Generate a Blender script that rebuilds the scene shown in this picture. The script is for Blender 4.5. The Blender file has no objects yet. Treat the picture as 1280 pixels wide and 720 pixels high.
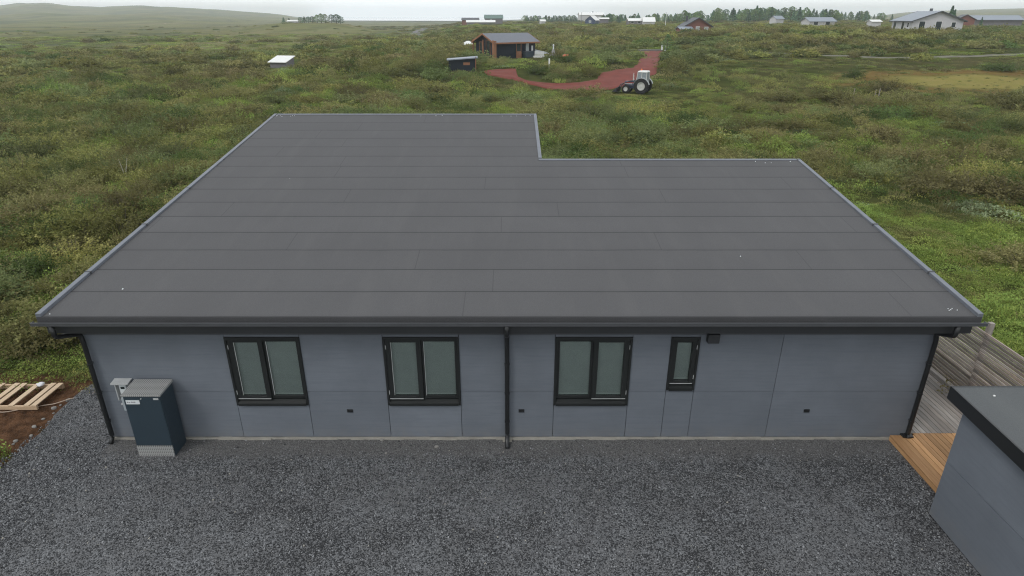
import bpy, bmesh, math, random
import numpy as np
from mathutils import Vector, Matrix

R = math.radians
rnd = random.Random(7)
rng = np.random.default_rng(11)
scene = bpy.context.scene
COL = scene.collection
CAMH, F, PITCH = 8.4, 784.0, math.atan(340 / 784.0)
SP, CP = math.sin(PITCH), math.cos(PITCH)

# ------------------------------------------------------------------ noise / terrain
def vnoise(x, y, seed=0):
    xi = np.floor(x).astype(np.int64); yi = np.floor(y).astype(np.int64)
    xf = x - xi; yf = y - yi
    u = xf * xf * (3 - 2 * xf); v = yf * yf * (3 - 2 * yf)
    def h(a, b):
        n = (a * 374761393 + b * 668265263 + seed * 974634777) & 0xffffffff
        n = ((n ^ (n >> 13)) * 1274126177) & 0xffffffff
        n = (n ^ (n >> 16)) & 0xffff
        return n / 32767.5 - 1
    a = h(xi, yi); b = h(xi + 1, yi); c = h(xi, yi + 1); d = h(xi + 1, yi + 1)
    return (a * (1 - u) + b * u) * (1 - v) + (c * (1 - u) + d * u) * v

def fbm(x, y, octv=4, seed=0):
    s = 0; amp = 1; tot = 0
    for i in range(octv):
        s = s + amp * vnoise(x * 2 ** i + 17.3 * i, y * 2 ** i - 9.1 * i, seed + i); tot += amp; amp *= .5
    return s / tot

def ss(a, b, x):
    t = np.clip((x - a) / (b - a), 0, 1); return t * t * (3 - 2 * t)

HILL_A = np.array([-1.6, -.78, -.75, -.72, -.68, -.64, -.60, -.54, -.49, -.44, -.36, -.31, -.25, .5, .62, .70, .78, 1.6])
HILL_V = np.array([11, 9.0, 10.5, 13.2, 13.6, 10.5, 9.6, 11.5, 9.2, 7.2, 4.0, 1.2, 0, 0, 4.5, 6.5, 7.0, 7.0])

def G(x, y):
    x = np.asarray(x, float); y = np.asarray(y, float)
    yy = np.maximum(y, 1.0); a = x / yy
    wc = ss(-.40, -.12, a); wr = ss(.06, .40, a)
    zc = 2.3 * ss(78, 103, y) + 2.2 * ss(150, 300, y) * ss(-.16, -.04, a) - 1.6 * ss(130, 260, y) * ss(-.05, -.14, a)
    z_row = 3.6 * ss(300, 420, y) * ss(-.42, -.33, a) * ss(-.20, -.27, a) * (1 - ss(450, 700, y))
    zr = 4.55 * ss(72, 155, y) + .9 * ss(200, 400, y)
    z = wc * (zc * (1 - wr) + zr * wr)
    z = z + .5 * ss(60, 120, y) * (1 - wc)
    z = z + z_row
    fall = ss(460, 900, y)
    z = z * (1 - fall * (1 - ss(.3, .6, a) * .6)) + fall * -3.0 * (1 - ss(.2, .6, a)) * ss(-.55, -.3, a)
    hv = np.interp(a, HILL_A, HILL_V)
    hv = hv * (1 + .10 * fbm(x / 60, y / 200, 3, 5))
    ht = (hv / 851 * 2300 + 8.4) * ss(0, 3, hv)
    prof = ss(620, 2300, y + 260 * fbm(x / 260, y / 260, 4, 77)) * (1 + .22 * fbm(x / 170, y / 170, 4, 78) * ss(2300, 1500, y))
    z = z + ht * prof
    r = np.sqrt(x * x + y * y)
    flat = np.clip(ss(10.3, 14, np.abs(x)) + ss(25, 32, y), 0, 1)
    amp = flat * (.10 + .22 * ss(15, 60, r)) * (1 - .5 * ss(300, 600, r))
    z = z + amp * (fbm(x / 9, y / 9, 3, 3) + .25) + .06 * flat * fbm(x / 1.7, y / 1.7, 2, 9)
    z = z + ss(300, 1200, r) * ss(2600, 2200, r) * 1.2 * fbm(x / 120, y / 120, 3, 21) * ss(-.05, -.5, a)
    z = z - .06 * (1 - flat)
    return z

def g(x, y): return float(G(np.array([x]), np.array([y]))[0])

def ray(u, v):
    yc = (v - 360) / F
    return ((u - 640) / F, CP - yc * SP, -SP - yc * CP)

def gp(u, v):
    """ground point seen at photo pixel u, v"""
    dx, dy, dz = ray(u, v)
    t = np.exp(np.linspace(math.log(8), math.log(3000), 3000))
    d = (CAMH + t * dz) - G(t * dx, t * dy)
    k = np.argmax(d < 0)
    if k == 0: k = len(t) - 1
    t0 = t[k - 1] + (t[k] - t[k - 1]) * d[k - 1] / (d[k - 1] - d[k] + 1e-9)
    return t0 * dx, t0 * dy

def at_dist(u, Y, v=30):
    return (u - 640) / F * Y / ray(u, v)[1]

# ------------------------------------------------------------------ materials
MATS = {}
def nmat(name):
    m = bpy.data.materials.new(name); m.use_nodes = True
    nt = m.node_tree; nt.nodes.clear()
    out = nt.nodes.new('ShaderNodeOutputMaterial')
    return m, nt, out
def N(nt, t, **kw):
    n = nt.nodes.new(t)
    for k, v in kw.items():
        if k.startswith('i_'): n.inputs[k[2:].replace('_', ' ')].default_value = v
        else: setattr(n, k, v)
    return n
def L(nt, a, b): nt.links.new(a, b)
def rgba(c): return (c[0], c[1], c[2], 1)
def mixc(nt, fac, a, b, bt='MIX'):
    n = nt.nodes.new('ShaderNodeMix'); n.data_type = 'RGBA'; n.blend_type = bt
    for sock, val in ((n.inputs[0], fac), (n.inputs[6], a), (n.inputs[7], b)):
        if isinstance(val, (int, float)): sock.default_value = val
        elif isinstance(val, tuple): sock.default_value = rgba(val)
        else: L(nt, val, sock)
    return n.outputs[2]
def math_(nt, op, a, b=None, c=None):
    n = nt.nodes.new('ShaderNodeMath'); n.operation = op
    for i, val in enumerate((a, b, c)):
        if val is None: continue
        if isinstance(val, (int, float)): n.inputs[i].default_value = val
        else: L(nt, val, n.inputs[i])
    return n.outputs[0]
def noise(nt, vec, scale, detail=3, rough=.55, dist=0):
    n = nt.nodes.new('ShaderNodeTexNoise'); n.inputs['Scale'].default_value = scale
    n.inputs['Detail'].default_value = detail; n.inputs['Roughness'].default_value = rough
    n.inputs['Distortion'].default_value = dist
    L(nt, vec, n.inputs['Vector']); return n.outputs[0]
def ramp(nt, v, a, b, lo=0., hi=1.):
    n = nt.nodes.new('ShaderNodeMapRange'); L(nt, v, n.inputs[0])
    n.inputs[1].default_value = a; n.inputs[2].default_value = b
    n.inputs[3].default_value = lo; n.inputs[4].default_value = hi; n.clamp = True
    return n.outputs[0]
def vmul(nt, vec, s):
    n = nt.nodes.new('ShaderNodeVectorMath'); n.operation = 'MULTIPLY'; L(nt, vec, n.inputs[0]); n.inputs[1].default_value = s
    return n.outputs[0]

def simple(name, col, rough=.6, metal=0., var=.12, scale=3., bump=0., bscale=60., spec=.5, stretch=(1, 1, 1), dirt=None):
    m, nt, out = nmat(name)
    tc = N(nt, 'ShaderNodeTexCoord').outputs['Object']
    v = vmul(nt, tc, stretch)
    n1 = noise(nt, v, scale, 5); n2 = noise(nt, v, scale * 9, 3)
    f = math_(nt, 'ADD', math_(nt, 'MULTIPLY', n1, .65), math_(nt, 'MULTIPLY', n2, .35))
    k = ramp(nt, f, .3, .7)
    c = mixc(nt, k, tuple(x * (1 - var) for x in col), tuple(min(1, x * (1 + var)) for x in col))
    if dirt:
        c = mixc(nt, math_(nt, 'MULTIPLY', ramp(nt, noise(nt, v, scale * .6, 6, .7), .52, .72), dirt[1]), c, dirt[0])
    p = N(nt, 'ShaderNodeBsdfPrincipled'); L(nt, c, p.inputs['Base Color'])
    L(nt, ramp(nt, n2, .2, .8, max(0, rough - .08), min(1, rough + .08)), p.inputs['Roughness'])
    p.inputs['Metallic'].default_value = metal; p.inputs['Specular IOR Level'].default_value = spec
    if bump:
        b = N(nt, 'ShaderNodeBump'); b.inputs['Strength'].default_value = bump; b.inputs['Distance'].default_value = .01
        L(nt, noise(nt, v, bscale, 4), b.inputs['Height']); L(nt, b.outputs[0], p.inputs['Normal'])
    L(nt, p.outputs[0], out.inputs[0]); MATS[name] = m
    return m

def leafmat(name, c1, c2, c3, trans=.32, wscale=.11):
    m, nt, out = nmat(name)
    geo = N(nt, 'ShaderNodeNewGeometry').outputs['Position']
    at = N(nt, 'ShaderNodeAttribute', attribute_name='lv'); lv = at.outputs['Fac']
    oi = N(nt, 'ShaderNodeObjectInfo').outputs['Random']
    c = mixc(nt, lv, c1, c2)
    w = ramp(nt, noise(nt, geo, wscale, 3), .4, .62)
    c = mixc(nt, math_(nt, 'MULTIPLY', w, .75), c, c3)
    br = ramp(nt, oi, 0, 1, .62, 1.38)
    hs = N(nt, 'ShaderNodeHueSaturation'); L(nt, br, hs.inputs['Value']); L(nt, c, hs.inputs['Color'])
    hs.inputs['Saturation'].default_value = .90
    L(nt, ramp(nt, math_(nt, 'FRACT', math_(nt, 'MULTIPLY', oi, 7.13)), 0, 1, .485, .515), hs.inputs['Hue'])
    d = N(nt, 'ShaderNodeBsdfDiffuse'); t = N(nt, 'ShaderNodeBsdfTranslucent')
    L(nt, hs.outputs[0], d.inputs[0]); L(nt, hs.outputs[0], t.inputs[0])
    mx = N(nt, 'ShaderNodeMixShader'); mx.inputs[0].default_value = trans
    L(nt, d.outputs[0], mx.inputs[1]); L(nt, t.outputs[0], mx.inputs[2]); L(nt, mx.outputs[0], out.inputs[0])
    MATS[name] = m; return m

leafmat('leaf_olive', (0.164, 0.192, 0.040), (0.369, 0.357, 0.092), (0.214, 0.195, 0.083))
leafmat('leaf_brown', (0.152, 0.137, 0.050), (0.302, 0.273, 0.110), (0.187, 0.198, 0.056))
leafmat('leaf_grey', (0.116, 0.151, 0.050), (0.263, 0.293, 0.113), (0.157, 0.206, 0.058))
leafmat('leaf_bright', (0.134, 0.213, 0.036), (0.363, 0.440, 0.085), (0.230, 0.305, 0.056))
leafmat('leaf_dark', (0.073, 0.122, 0.031), (0.168, 0.228, 0.059), (0.117, 0.160, 0.043))
leafmat('leaf_grass', (0.168, 0.166, 0.055), (0.287, 0.260, 0.110), (0.129, 0.180, 0.044))
leafmat('leaf_pale', (.15, .21, .09), (.33, .40, .22), (.20, .28, .12))
leafmat('leaf_conifer', (0.058, 0.131, 0.085), (0.157, 0.277, 0.162), (0.105, 0.211, 0.113), trans=.1)
leafmat('leaf_birch', (0.103, 0.184, 0.062), (0.241, 0.333, 0.125), (0.138, 0.233, 0.083), trans=.25)
simple('bark', (.10, .085, .065), .9, var=.3)
simple('twig', (.13, .105, .085), .9, var=.3)
simple('pale_bark', (.5, .47, .42), .8, var=.2)

# ---- roof felt
def felt(name, seams=True, base=(.086, .085, .088)):
    m, nt, out = nmat(name)
    tc = N(nt, 'ShaderNodeTexCoord').outputs['Object']
    sep = N(nt, 'ShaderNodeSeparateXYZ'); L(nt, tc, sep.inputs[0])
    x, y = sep.outputs[0], sep.outputs[1]
    fine = noise(nt, tc, 70, 3, .7); mid = noise(nt, tc, .55, 5, .6); st = noise(nt, vmul(nt, tc, (1.2, .13, 1)), 1.6, 4, .6)
    c = mixc(nt, ramp(nt, fine, .3, .7), tuple(b * .80 for b in base), tuple(b * 1.22 for b in base))
    c = mixc(nt, ramp(nt, mid, .35, .65, 0, .35), c, tuple(b * .80 for b in base))
    c = mixc(nt, ramp(nt, st, .5, .7, 0, .30), c, (base[0] * 1.25, base[1] * 1.24, base[2] * 1.2))
    if seams:
        wob = math_(nt, 'MULTIPLY', math_(nt, 'SUBTRACT', noise(nt, vmul(nt, tc, (1, 0, 0)), .8, 3), .5), .05)
        k = math_(nt, 'ADD', math_(nt, 'DIVIDE', math_(nt, 'SUBTRACT', y, 10.65), .9), wob)
        fr = math_(nt, 'FRACT', k); ki = math_(nt, 'FLOOR', k)
        wn = N(nt, 'ShaderNodeTexWhiteNoise', noise_dimensions='1D'); L(nt, ki, wn.inputs['W'])
        hh = wn.outputs[0]
        c = mixc(nt, ramp(nt, hh, 0, 1, 0, .13), c, tuple(b * .55 for b in base))
        ln = math_(nt, 'LESS_THAN', fr, math_(nt, 'ADD', .023, math_(nt, 'MULTIPLY', noise(nt, vmul(nt, tc, (1, 0, 0)), 3.2, 3), .022)))
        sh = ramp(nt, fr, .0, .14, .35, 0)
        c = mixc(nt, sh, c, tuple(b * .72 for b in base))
        c = mixc(nt, math_(nt, 'MULTIPLY', ln, .9), c, (.030, .030, .032))
        q = math_(nt, 'FRACT', math_(nt, 'DIVIDE', math_(nt, 'ADD', x, math_(nt, 'MULTIPLY', hh, 60.)), 8.5))
        l2 = math_(nt, 'MULTIPLY', math_(nt, 'LESS_THAN', q, .0024), .42)
        c = mixc(nt, l2, c, (.035, .035, .037))
    vo = N(nt, 'ShaderNodeTexVoronoi'); vo.inputs['Scale'].default_value = 1.1; vo.inputs['Randomness'].default_value = 1
    L(nt, tc, vo.inputs['Vector'])
    spk = math_(nt, 'LESS_THAN', vo.outputs['Distance'], .016)
    pick = N(nt, 'ShaderNodeSeparateColor'); L(nt, vo.outputs['Color'], pick.inputs[0])
    spk = math_(nt, 'MULTIPLY', spk, math_(nt, 'GREATER_THAN', pick.outputs[0], .86))
    c = mixc(nt, spk, c, (.4, .4, .39))
    p = N(nt, 'ShaderNodeBsdfPrincipled'); L(nt, c, p.inputs['Base Color']); p.inputs['Roughness'].default_value = .82
    p.inputs['Specular IOR Level'].default_value = .35
    b = N(nt, 'ShaderNodeBump'); b.inputs['Strength'].default_value = .5; b.inputs['Distance'].default_value = .004
    L(nt, fine, b.inputs['Height']); L(nt, b.outputs[0], p.inputs['Normal'])
    L(nt, p.outputs[0], out.inputs[0]); MATS[name] = m
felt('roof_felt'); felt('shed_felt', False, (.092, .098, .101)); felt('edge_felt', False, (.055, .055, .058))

# ---- cladding
def cladding():
    m, nt, out = nmat('cladding')
    tc = N(nt, 'ShaderNodeTexCoord').outputs['Object']
    c0 = (.146, .163, .187)
    a = noise(nt, vmul(nt, tc, (1, 1, 1.)), .9, 5, .6); b_ = noise(nt, vmul(nt, tc, (.6, .6, 9)), 2.2, 4, .6); d = noise(nt, tc, 90, 2)
    c = mixc(nt, ramp(nt, a, .3, .7), tuple(x * .88 for x in c0), tuple(x * 1.1 for x in c0))
    c = mixc(nt, ramp(nt, b_, .45, .7, 0, .45), c, (.112, .127, .155))
    c = mixc(nt, ramp(nt, d, .35, .65, 0, .2), c, (.165, .18, .21))
    sep = N(nt, 'ShaderNodeSeparateXYZ'); L(nt, tc, sep.inputs[0])
    spl = math_(nt, 'MULTIPLY', ramp(nt, sep.outputs[2], .06, .45, .4, 0), ramp(nt, noise(nt, tc, 5, 4, .7), .35, .7))
    c = mixc(nt, spl, c, (.19, .18, .165))
    isl = N(nt, 'ShaderNodeNewGeometry').outputs['Random Per Island']; hs = N(nt, 'ShaderNodeHueSaturation'); L(nt, c, hs.inputs['Color']); L(nt, ramp(nt, isl, 0, 1, .94, 1.05), hs.inputs['Value']); c = hs.outputs[0]
    p = N(nt, 'ShaderNodeBsdfPrincipled'); L(nt, c, p.inputs['Base Color']); p.inputs['Roughness'].default_value = .62
    p.inputs['Specular IOR Level'].default_value = .35
    bu = N(nt, 'ShaderNodeBump'); bu.inputs['Strength'].default_value = .12; bu.inputs['Distance'].default_value = .004
    L(nt, noise(nt, tc, 45, 4), bu.inputs['Height']); L(nt, bu.outputs[0], p.inputs['Normal'])
    L(nt, p.outputs[0], out.inputs[0]); MATS['cladding'] = m
cladding()

# ---- gravel
def gravel():
    m, nt, out = nmat('gravel')
    pos = N(nt, 'ShaderNodeNewGeometry').outputs['Position']
    sep = N(nt, 'ShaderNodeSeparateXYZ'); L(nt, pos, sep.inputs[0])
    big = noise(nt, pos, .45, 5, .65); med = noise(nt, pos, 1.6, 5, .7)
    # compacted finer strip along the wall
    wallk = ramp(nt, math_(nt, 'ADD', sep.outputs[1], math_(nt, 'MULTIPLY', med, .7)), 10.7, 11.05)
    v1 = N(nt, 'ShaderNodeTexVoronoi'); v1.inputs['Scale'].default_value = 44; L(nt, pos, v1.inputs['Vector'])
    v2 = N(nt, 'ShaderNodeTexVoronoi'); v2.inputs['Scale'].default_value = 75; L(nt, pos, v2.inputs['Vector'])
    s1 = N(nt, 'ShaderNodeSeparateColor'); L(nt, v1.outputs['Color'], s1.inputs[0])
    s2 = N(nt, 'ShaderNodeSeparateColor'); L(nt, v2.outputs['Color'], s2.inputs[0])
    wallk = math_(nt, 'MULTIPLY', wallk, math_(nt, 'GREATER_THAN', sep.outputs[0], -8.62))
    ca = mixc(nt, ramp(nt, s1.outputs[0], .0, 1.), (.038, .040, .043), (.245, .25, .26))
    cb = mixc(nt, s2.outputs[0], (.075, .076, .079), (.21, .21, .215))
    c = mixc(nt, ramp(nt, med, .42, .6), ca, cb)
    dark = ramp(nt, math_(nt, 'ADD', math_(nt, 'MULTIPLY', big, .6), math_(nt, 'MULTIPLY', med, .4)), .47, .62)
    thr = ramp(nt, dark, 0, 1, .16, .62)
    dk = math_(nt, 'LESS_THAN', s1.outputs[2], thr)
    c = mixc(nt, math_(nt, 'MULTIPLY', dk, .88), c, (.028, .029, .031))
    fine_ = mixc(nt, s2.outputs[0], (.040, .039, .039), (.168, .164, .162))
    c = mixc(nt, math_(nt, 'MULTIPLY', wallk, .85), c, fine_)
    sp = math_(nt, 'GREATER_THAN', s2.outputs[1], .993)
    c = mixc(nt, math_(nt, 'MULTIPLY', sp, .7), c, (.32, .31, .28))
    p = N(nt, 'ShaderNodeBsdfPrincipled'); L(nt, c, p.inputs['Base Color']); p.inputs['Roughness'].default_value = .85
    p.inputs['Specular IOR Level'].default_value = .3
    h = math_(nt, 'ADD', math_(nt, 'MULTIPLY', v1.outputs['Distance'], -1.), math_(nt, 'MULTIPLY', v2.outputs['Distance'], -.4))
    b = N(nt, 'ShaderNodeBump'); b.inputs['Distance'].default_value = .03
    L(nt, ramp(nt, wallk, 0, 1, .9, .35), b.inputs['Strength'])
    L(nt, h, b.inputs['Height']); L(nt, b.outputs[0], p.inputs['Normal'])
    L(nt, p.outputs[0], out.inputs[0]); MATS['gravel'] = m
    m, nt, out = nmat('stone_chips')
    oi = N(nt, 'ShaderNodeObjectInfo').outputs['Random']
    c = mixc(nt, math_(nt, 'POWER', oi, 1.7), (.020, .021, .024), (.285, .29, .30))
    c = mixc(nt, math_(nt, 'GREATER_THAN', oi, .994), c, (.34, .32, .28))
    p = N(nt, 'ShaderNodeBsdfPrincipled'); L(nt, c, p.inputs['Base Color']); p.inputs['Roughness'].default_value = .8
    L(nt, p.outputs[0], out.inputs[0]); MATS['stone_chips'] = m
gravel()

def ground_mat():
    m, nt, out = nmat('heath_ground')
    pos = N(nt, 'ShaderNodeNewGeometry').outputs['Position']
    at = N(nt, 'ShaderNodeAttribute', attribute_name='mask'); s = N(nt, 'ShaderNodeSeparateColor'); L(nt, at.outputs['Color'], s.inputs[0])
    mead, dirt, farm = s.outputs[0], s.outputs[1], s.outputs[2]
    n1 = noise(nt, pos, .045, 6, .65, .5); n2 = noise(nt, pos, .35, 5, .65); n3 = noise(nt, pos, 5., 4, .7); n4 = noise(nt, pos, .012, 5, .6)
    c = mixc(nt, ramp(nt, n2, .35, .65), (.028, .038, .012), (.080, .095, .028))  # near ground: colour kept dark to paint shade into gaps between plants
    c = mixc(nt, ramp(nt, n1, .45, .62), c, (.085, .075, .035))
    c = mixc(nt, ramp(nt, n3, .35, .7, 0, .5), c, (.05, .058, .02))
    # far: greener / tan patches
    fc = mixc(nt, ramp(nt, n4, .4, .6), (.150, .160, .062), (.190, .170, .088))
    fc = mixc(nt, ramp(nt, n1, .5, .7, 0, .8), fc, (.075, .090, .035))
    fc = mixc(nt, ramp(nt, n2, .45, .75, 0, .5), fc, (.19, .165, .10))
    sand = math_(nt, 'MULTIPLY', ramp(nt, noise(nt, pos, .028, 6, .7, 1.), .60, .66), ramp(nt, n2, .3, .6))
    fc = mixc(nt, math_(nt, 'MULTIPLY', sand, .8), fc, (.36, .29, .21))
    n5 = noise(nt, vmul(nt, pos, (1, .5, 6)), .009, 7, .7, 1.5)
    fc = mixc(nt, ramp(nt, n5, .46, .58, 0, .65), fc, (.055, .080, .050))
    fc = mixc(nt, ramp(nt, n5, .36, .44, .45, 0), fc, (.21, .22, .12))
    c = mixc(nt, farm, c, fc)
    mc = mixc(nt, ramp(nt, n2, .3, .7), (.20, .185, .055), (.25, .205, .075))
    c = mixc(nt, ramp(nt, mead, .5, .9), c, mc)
    oc = mixc(nt, ramp(nt, n2, .35, .65), (.17, .10, .04), (.19, .14, .05))
    edge = math_(nt, 'MULTIPLY', ramp(nt, mead, .08, .3), ramp(nt, mead, .55, .8, 1, 0))
    c = mixc(nt, math_(nt, 'MULTIPLY', edge, .85), c, oc)
    dc = mixc(nt, ramp(nt, n3, .3, .7), (.038, .022, .014), (.145, .078, .045))
    dm = ramp(nt, math_(nt, 'ADD', dirt, math_(nt, 'MULTIPLY', math_(nt, 'SUBTRACT', n3, .5), .9)), .3, .6)
    c = mixc(nt, dm, c, dc)
    p = N(nt, 'ShaderNodeBsdfDiffuse'); L(nt, c, p.inputs[0])
    b = N(nt, 'ShaderNodeBump'); b.inputs['Strength'].default_value = .8; b.inputs['Distance'].default_value = .12
    L(nt, math_(nt, 'ADD', n3, math_(nt, 'MULTIPLY', noise(nt, pos, 22, 3), .4)), b.inputs['Height']); L(nt, b.outputs[0], p.inputs['Normal'])
    L(nt, p.outputs[0], out.inputs[0]); MATS['heath_ground'] = m
ground_mat()

def wood(name, c1, c2, c3, along='y', bw=.12, gap=.06, vlo=.62, vhi=1.3):
    m, nt, out = nmat(name)
    tc = N(nt, 'ShaderNodeTexCoord').outputs['Object']
    st = {'y': (1, .06, 1), 'x': (.06, 1, 1), 'z': (1, 1, .06)}[along]
    gi = N(nt, 'ShaderNodeNewGeometry').outputs['Random Per Island']
    v = vmul(nt, tc, st)
    addn = N(nt, 'ShaderNodeVectorMath', operation='ADD'); L(nt, v, addn.inputs[0])
    cmb = N(nt, 'ShaderNodeCombineXYZ'); L(nt, math_(nt, 'MULTIPLY', gi, 37.), cmb.inputs[2]); L(nt, cmb.outputs[0], addn.inputs[1])
    gr = noise(nt, addn.outputs[0], 38, 4, .65); kn = noise(nt, addn.outputs[0], 5, 4, .6)
    c = mixc(nt, ramp(nt, gr, .3, .7), c1, c2)
    c = mixc(nt, ramp(nt, kn, .45, .7, 0, .6), c, c3)
    hs = N(nt, 'ShaderNodeHueSaturation'); L(nt, c, hs.inputs['Color']); L(nt, ramp(nt, gi, 0, 1, vlo, vhi), hs.inputs['Value'])
    p = N(nt, 'ShaderNodeBsdfPrincipled'); L(nt, hs.outputs[0], p.inputs['Base Color']); p.inputs['Roughness'].default_value = .75
    b = N(nt, 'ShaderNodeBump'); b.inputs['Strength'].default_value = .25; b.inputs['Distance'].default_value = .004
    L(nt, gr, b.inputs['Height']); L(nt, b.outputs[0], p.inputs['Normal'])
    L(nt, p.outputs[0], out.inputs[0]); MATS[name] = m
wood('grey_wood', (.20, .18, .165), (.36, .335, .31), (.25, .20, .165))
wood('new_wood', (.38, .20, .085), (.52, .31, .15), (.32, .16, .065))
wood('fence_wood', (.20, .172, .150), (.46, .41, .37), (.30, .20, .15), vlo=.45, vhi=1.5)
wood('pallet_wood', (.58, .42, .27), (.74, .58, .41), (.50, .34, .20))
wood('pallet_wood_x', (.50, .34, .21), (.68, .5, .33), (.44, .29, .17), along='x')
wood('weathered_post', (.27, .23, .2), (.42, .38, .34), (.3, .25, .2), along='z')
simple('black_metal', (.014, .015, .016), .35, var=.15, spec=.5)
simple('window_black', (.016, .018, .018), .38, var=.1)
simple('dark_fascia', (.030, .032, .035), .5, var=.12, scale=1.5)
simple('grey_trim', (.150, .163, .190), .45, metal=.15, var=.12, scale=2, dirt=((.10, .105, .11), .5))
simple('gutter_metal', (.085, .088, .095), .4, metal=.2, var=.1)
simple('concrete', (.30, .285, .25), .9, var=.2, scale=4, bump=.4)
simple('blind', (.60, .615, .60), .8, var=.06, scale=6)
simple('blind_bar', (.80, .82, .80), .5, var=.05)
simple('cabinet_navy', (.026, .042, .056), .42, var=.08, scale=2)
simple('galvanised', (.45, .46, .46), .5, metal=.15, var=.12, scale=5)
simple('white_plastic', (.62, .65, .66), .45, var=.06)
simple('pale_conduit', (.36, .40, .42), .5, var=.08)
simple('black_ink', (.02, .02, .02), .6, var=.05)
simple('plastic_bag', (.62, .62, .64), .35, var=.12, scale=14)
simple('rope', (.42, .33, .26), .9, var=.2, scale=40)
simple('wall_navy', (.014, .020, .029), .7, var=.15, spec=.2, stretch=(6, 6, .3))
simple('brown_timber', (.26, .115, .055), .65, var=.2, stretch=(1, 1, 1))
simple('slate_roof', (.115, .125, .150), .5, var=.12, stretch=(8, .5, 1))
simple('white_paint', (.72, .72, .70), .5, var=.08)
simple('offwhite_wall', (.50, .49, .50), .7, var=.08)
simple('grey_block', (.17, .16, .17), .8, var=.15)
simple('red_brick', (.19, .080, .062), .8, var=.2, scale=8)
simple('dark_roof', (.07, .075, .085), .6, var=.15)
simple('bluegrey_roof', (.21, .24, .28), .45, var=.12)
simple('green_roof', (.10, .16, .14), .6, var=.12)
simple('dark_glass', (.02, .03, .032), .12, var=.1)
simple('curtain', (.36, .38, .38), .8, var=.1)
simple('cab_glazing', (.28, .31, .33), .15, var=.2, scale=4)
simple('tyre', (.018, .018, .018), .85, var=.2, scale=20)
simple('rim_white', (.55, .55, .52), .5, var=.1)
simple('tractor_black', (.03, .032, .04), .5, var=.2)
simple('tractor_blue', (.04, .06, .12), .4, var=.1)
simple('tractor_red', (.42, .06, .04), .4, var=.1)
simple('beacon_orange', (.8, .2, .03), .3, var=.05)
simple('orange_paint', (.52, .15, .07), .6, var=.15)
simple('red_gravel', (.150, .030, .019), .95, var=.30, scale=.9, bump=.8, bscale=6)
simple('asphalt', (.13, .125, .12), .9, var=.15, scale=.3)
simple('dirt_track', (.13, .122, .09), .9, var=.2, scale=.4)
simple('river', (.80, .82, .83), .25, var=.05, scale=.002)  # near-white base colour paints the sky's reflection into the water
simple('grey_stone', (.24, .23, .215), .9, var=.25, scale=6, bump=.6, bscale=20)
simple('log_wood', (.16, .12, .09), .9, var=.3)
simple('rust', (.24, .10, .04), .9, var=.3)
simple('clear_glass_base', (.3, .33, .33), .1)
def glass():
    m, nt, out = nmat('pane_glass')
    t = N(nt, 'ShaderNodeBsdfTransparent'); t.inputs[0].default_value = (.81, .85, .84, 1)
    gl = N(nt, 'ShaderNodeBsdfGlossy'); gl.inputs['Roughness'].default_value = .03
    fr = N(nt, 'ShaderNodeFresnel'); fr.inputs[0].default_value = 1.5
    mx = N(nt, 'ShaderNodeMixShader'); L(nt, math_(nt, 'ADD', math_(nt, 'MULTIPLY', fr.outputs[0], .9), .03), mx.inputs[0])
    L(nt, t.outputs[0], mx.inputs[1]); L(nt, gl.outputs[0], mx.inputs[2]); L(nt, mx.outputs[0], out.inputs[0]); MATS['pane_glass'] = m
glass()
def perforated():
    m, nt, out = nmat('perforated_metal')
    tc = N(nt, 'ShaderNodeTexCoord').outputs['Object']
    s = vmul(nt, tc, (26, 26, 26))
    fr = N(nt, 'ShaderNodeVectorMath', operation='FRACTION'); L(nt, s, fr.inputs[0])
    sb = N(nt, 'ShaderNodeVectorMath', operation='SUBTRACT'); L(nt, fr.outputs[0], sb.inputs[0]); sb.inputs[1].default_value = (.5, .5, .5)
    sp = N(nt, 'ShaderNodeSeparateXYZ'); L(nt, sb.outputs[0], sp.inputs[0])
    geo = N(nt, 'ShaderNodeNewGeometry'); gn = N(nt, 'ShaderNodeSeparateXYZ'); L(nt, geo.outputs['Normal'], gn.inputs[0])
    up = math_(nt, 'GREATER_THAN', gn.outputs[2], .7)
    w = math_(nt, 'ADD', math_(nt, 'MULTIPLY', sp.outputs[1], up), math_(nt, 'MULTIPLY', sp.outputs[2], math_(nt, 'SUBTRACT', 1., up)))
    d = math_(nt, 'ADD', math_(nt, 'POWER', math_(nt, 'ABSOLUTE', sp.outputs[0]), 2.), math_(nt, 'POWER', math_(nt, 'ABSOLUTE', w), 2.))
    hole = math_(nt, 'LESS_THAN', d, .085)
    c = mixc(nt, hole, (.42, .42, .41), (.12, .12, .12))
    p = N(nt, 'ShaderNodeBsdfPrincipled'); L(nt, c, p.inputs['Base Color']); p.inputs['Roughness'].default_value = .45; p.inputs['Metallic'].default_value = .3
    L(nt, p.outputs[0], out.inputs[0]); MATS['perforated_metal'] = m
perforated()

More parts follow.
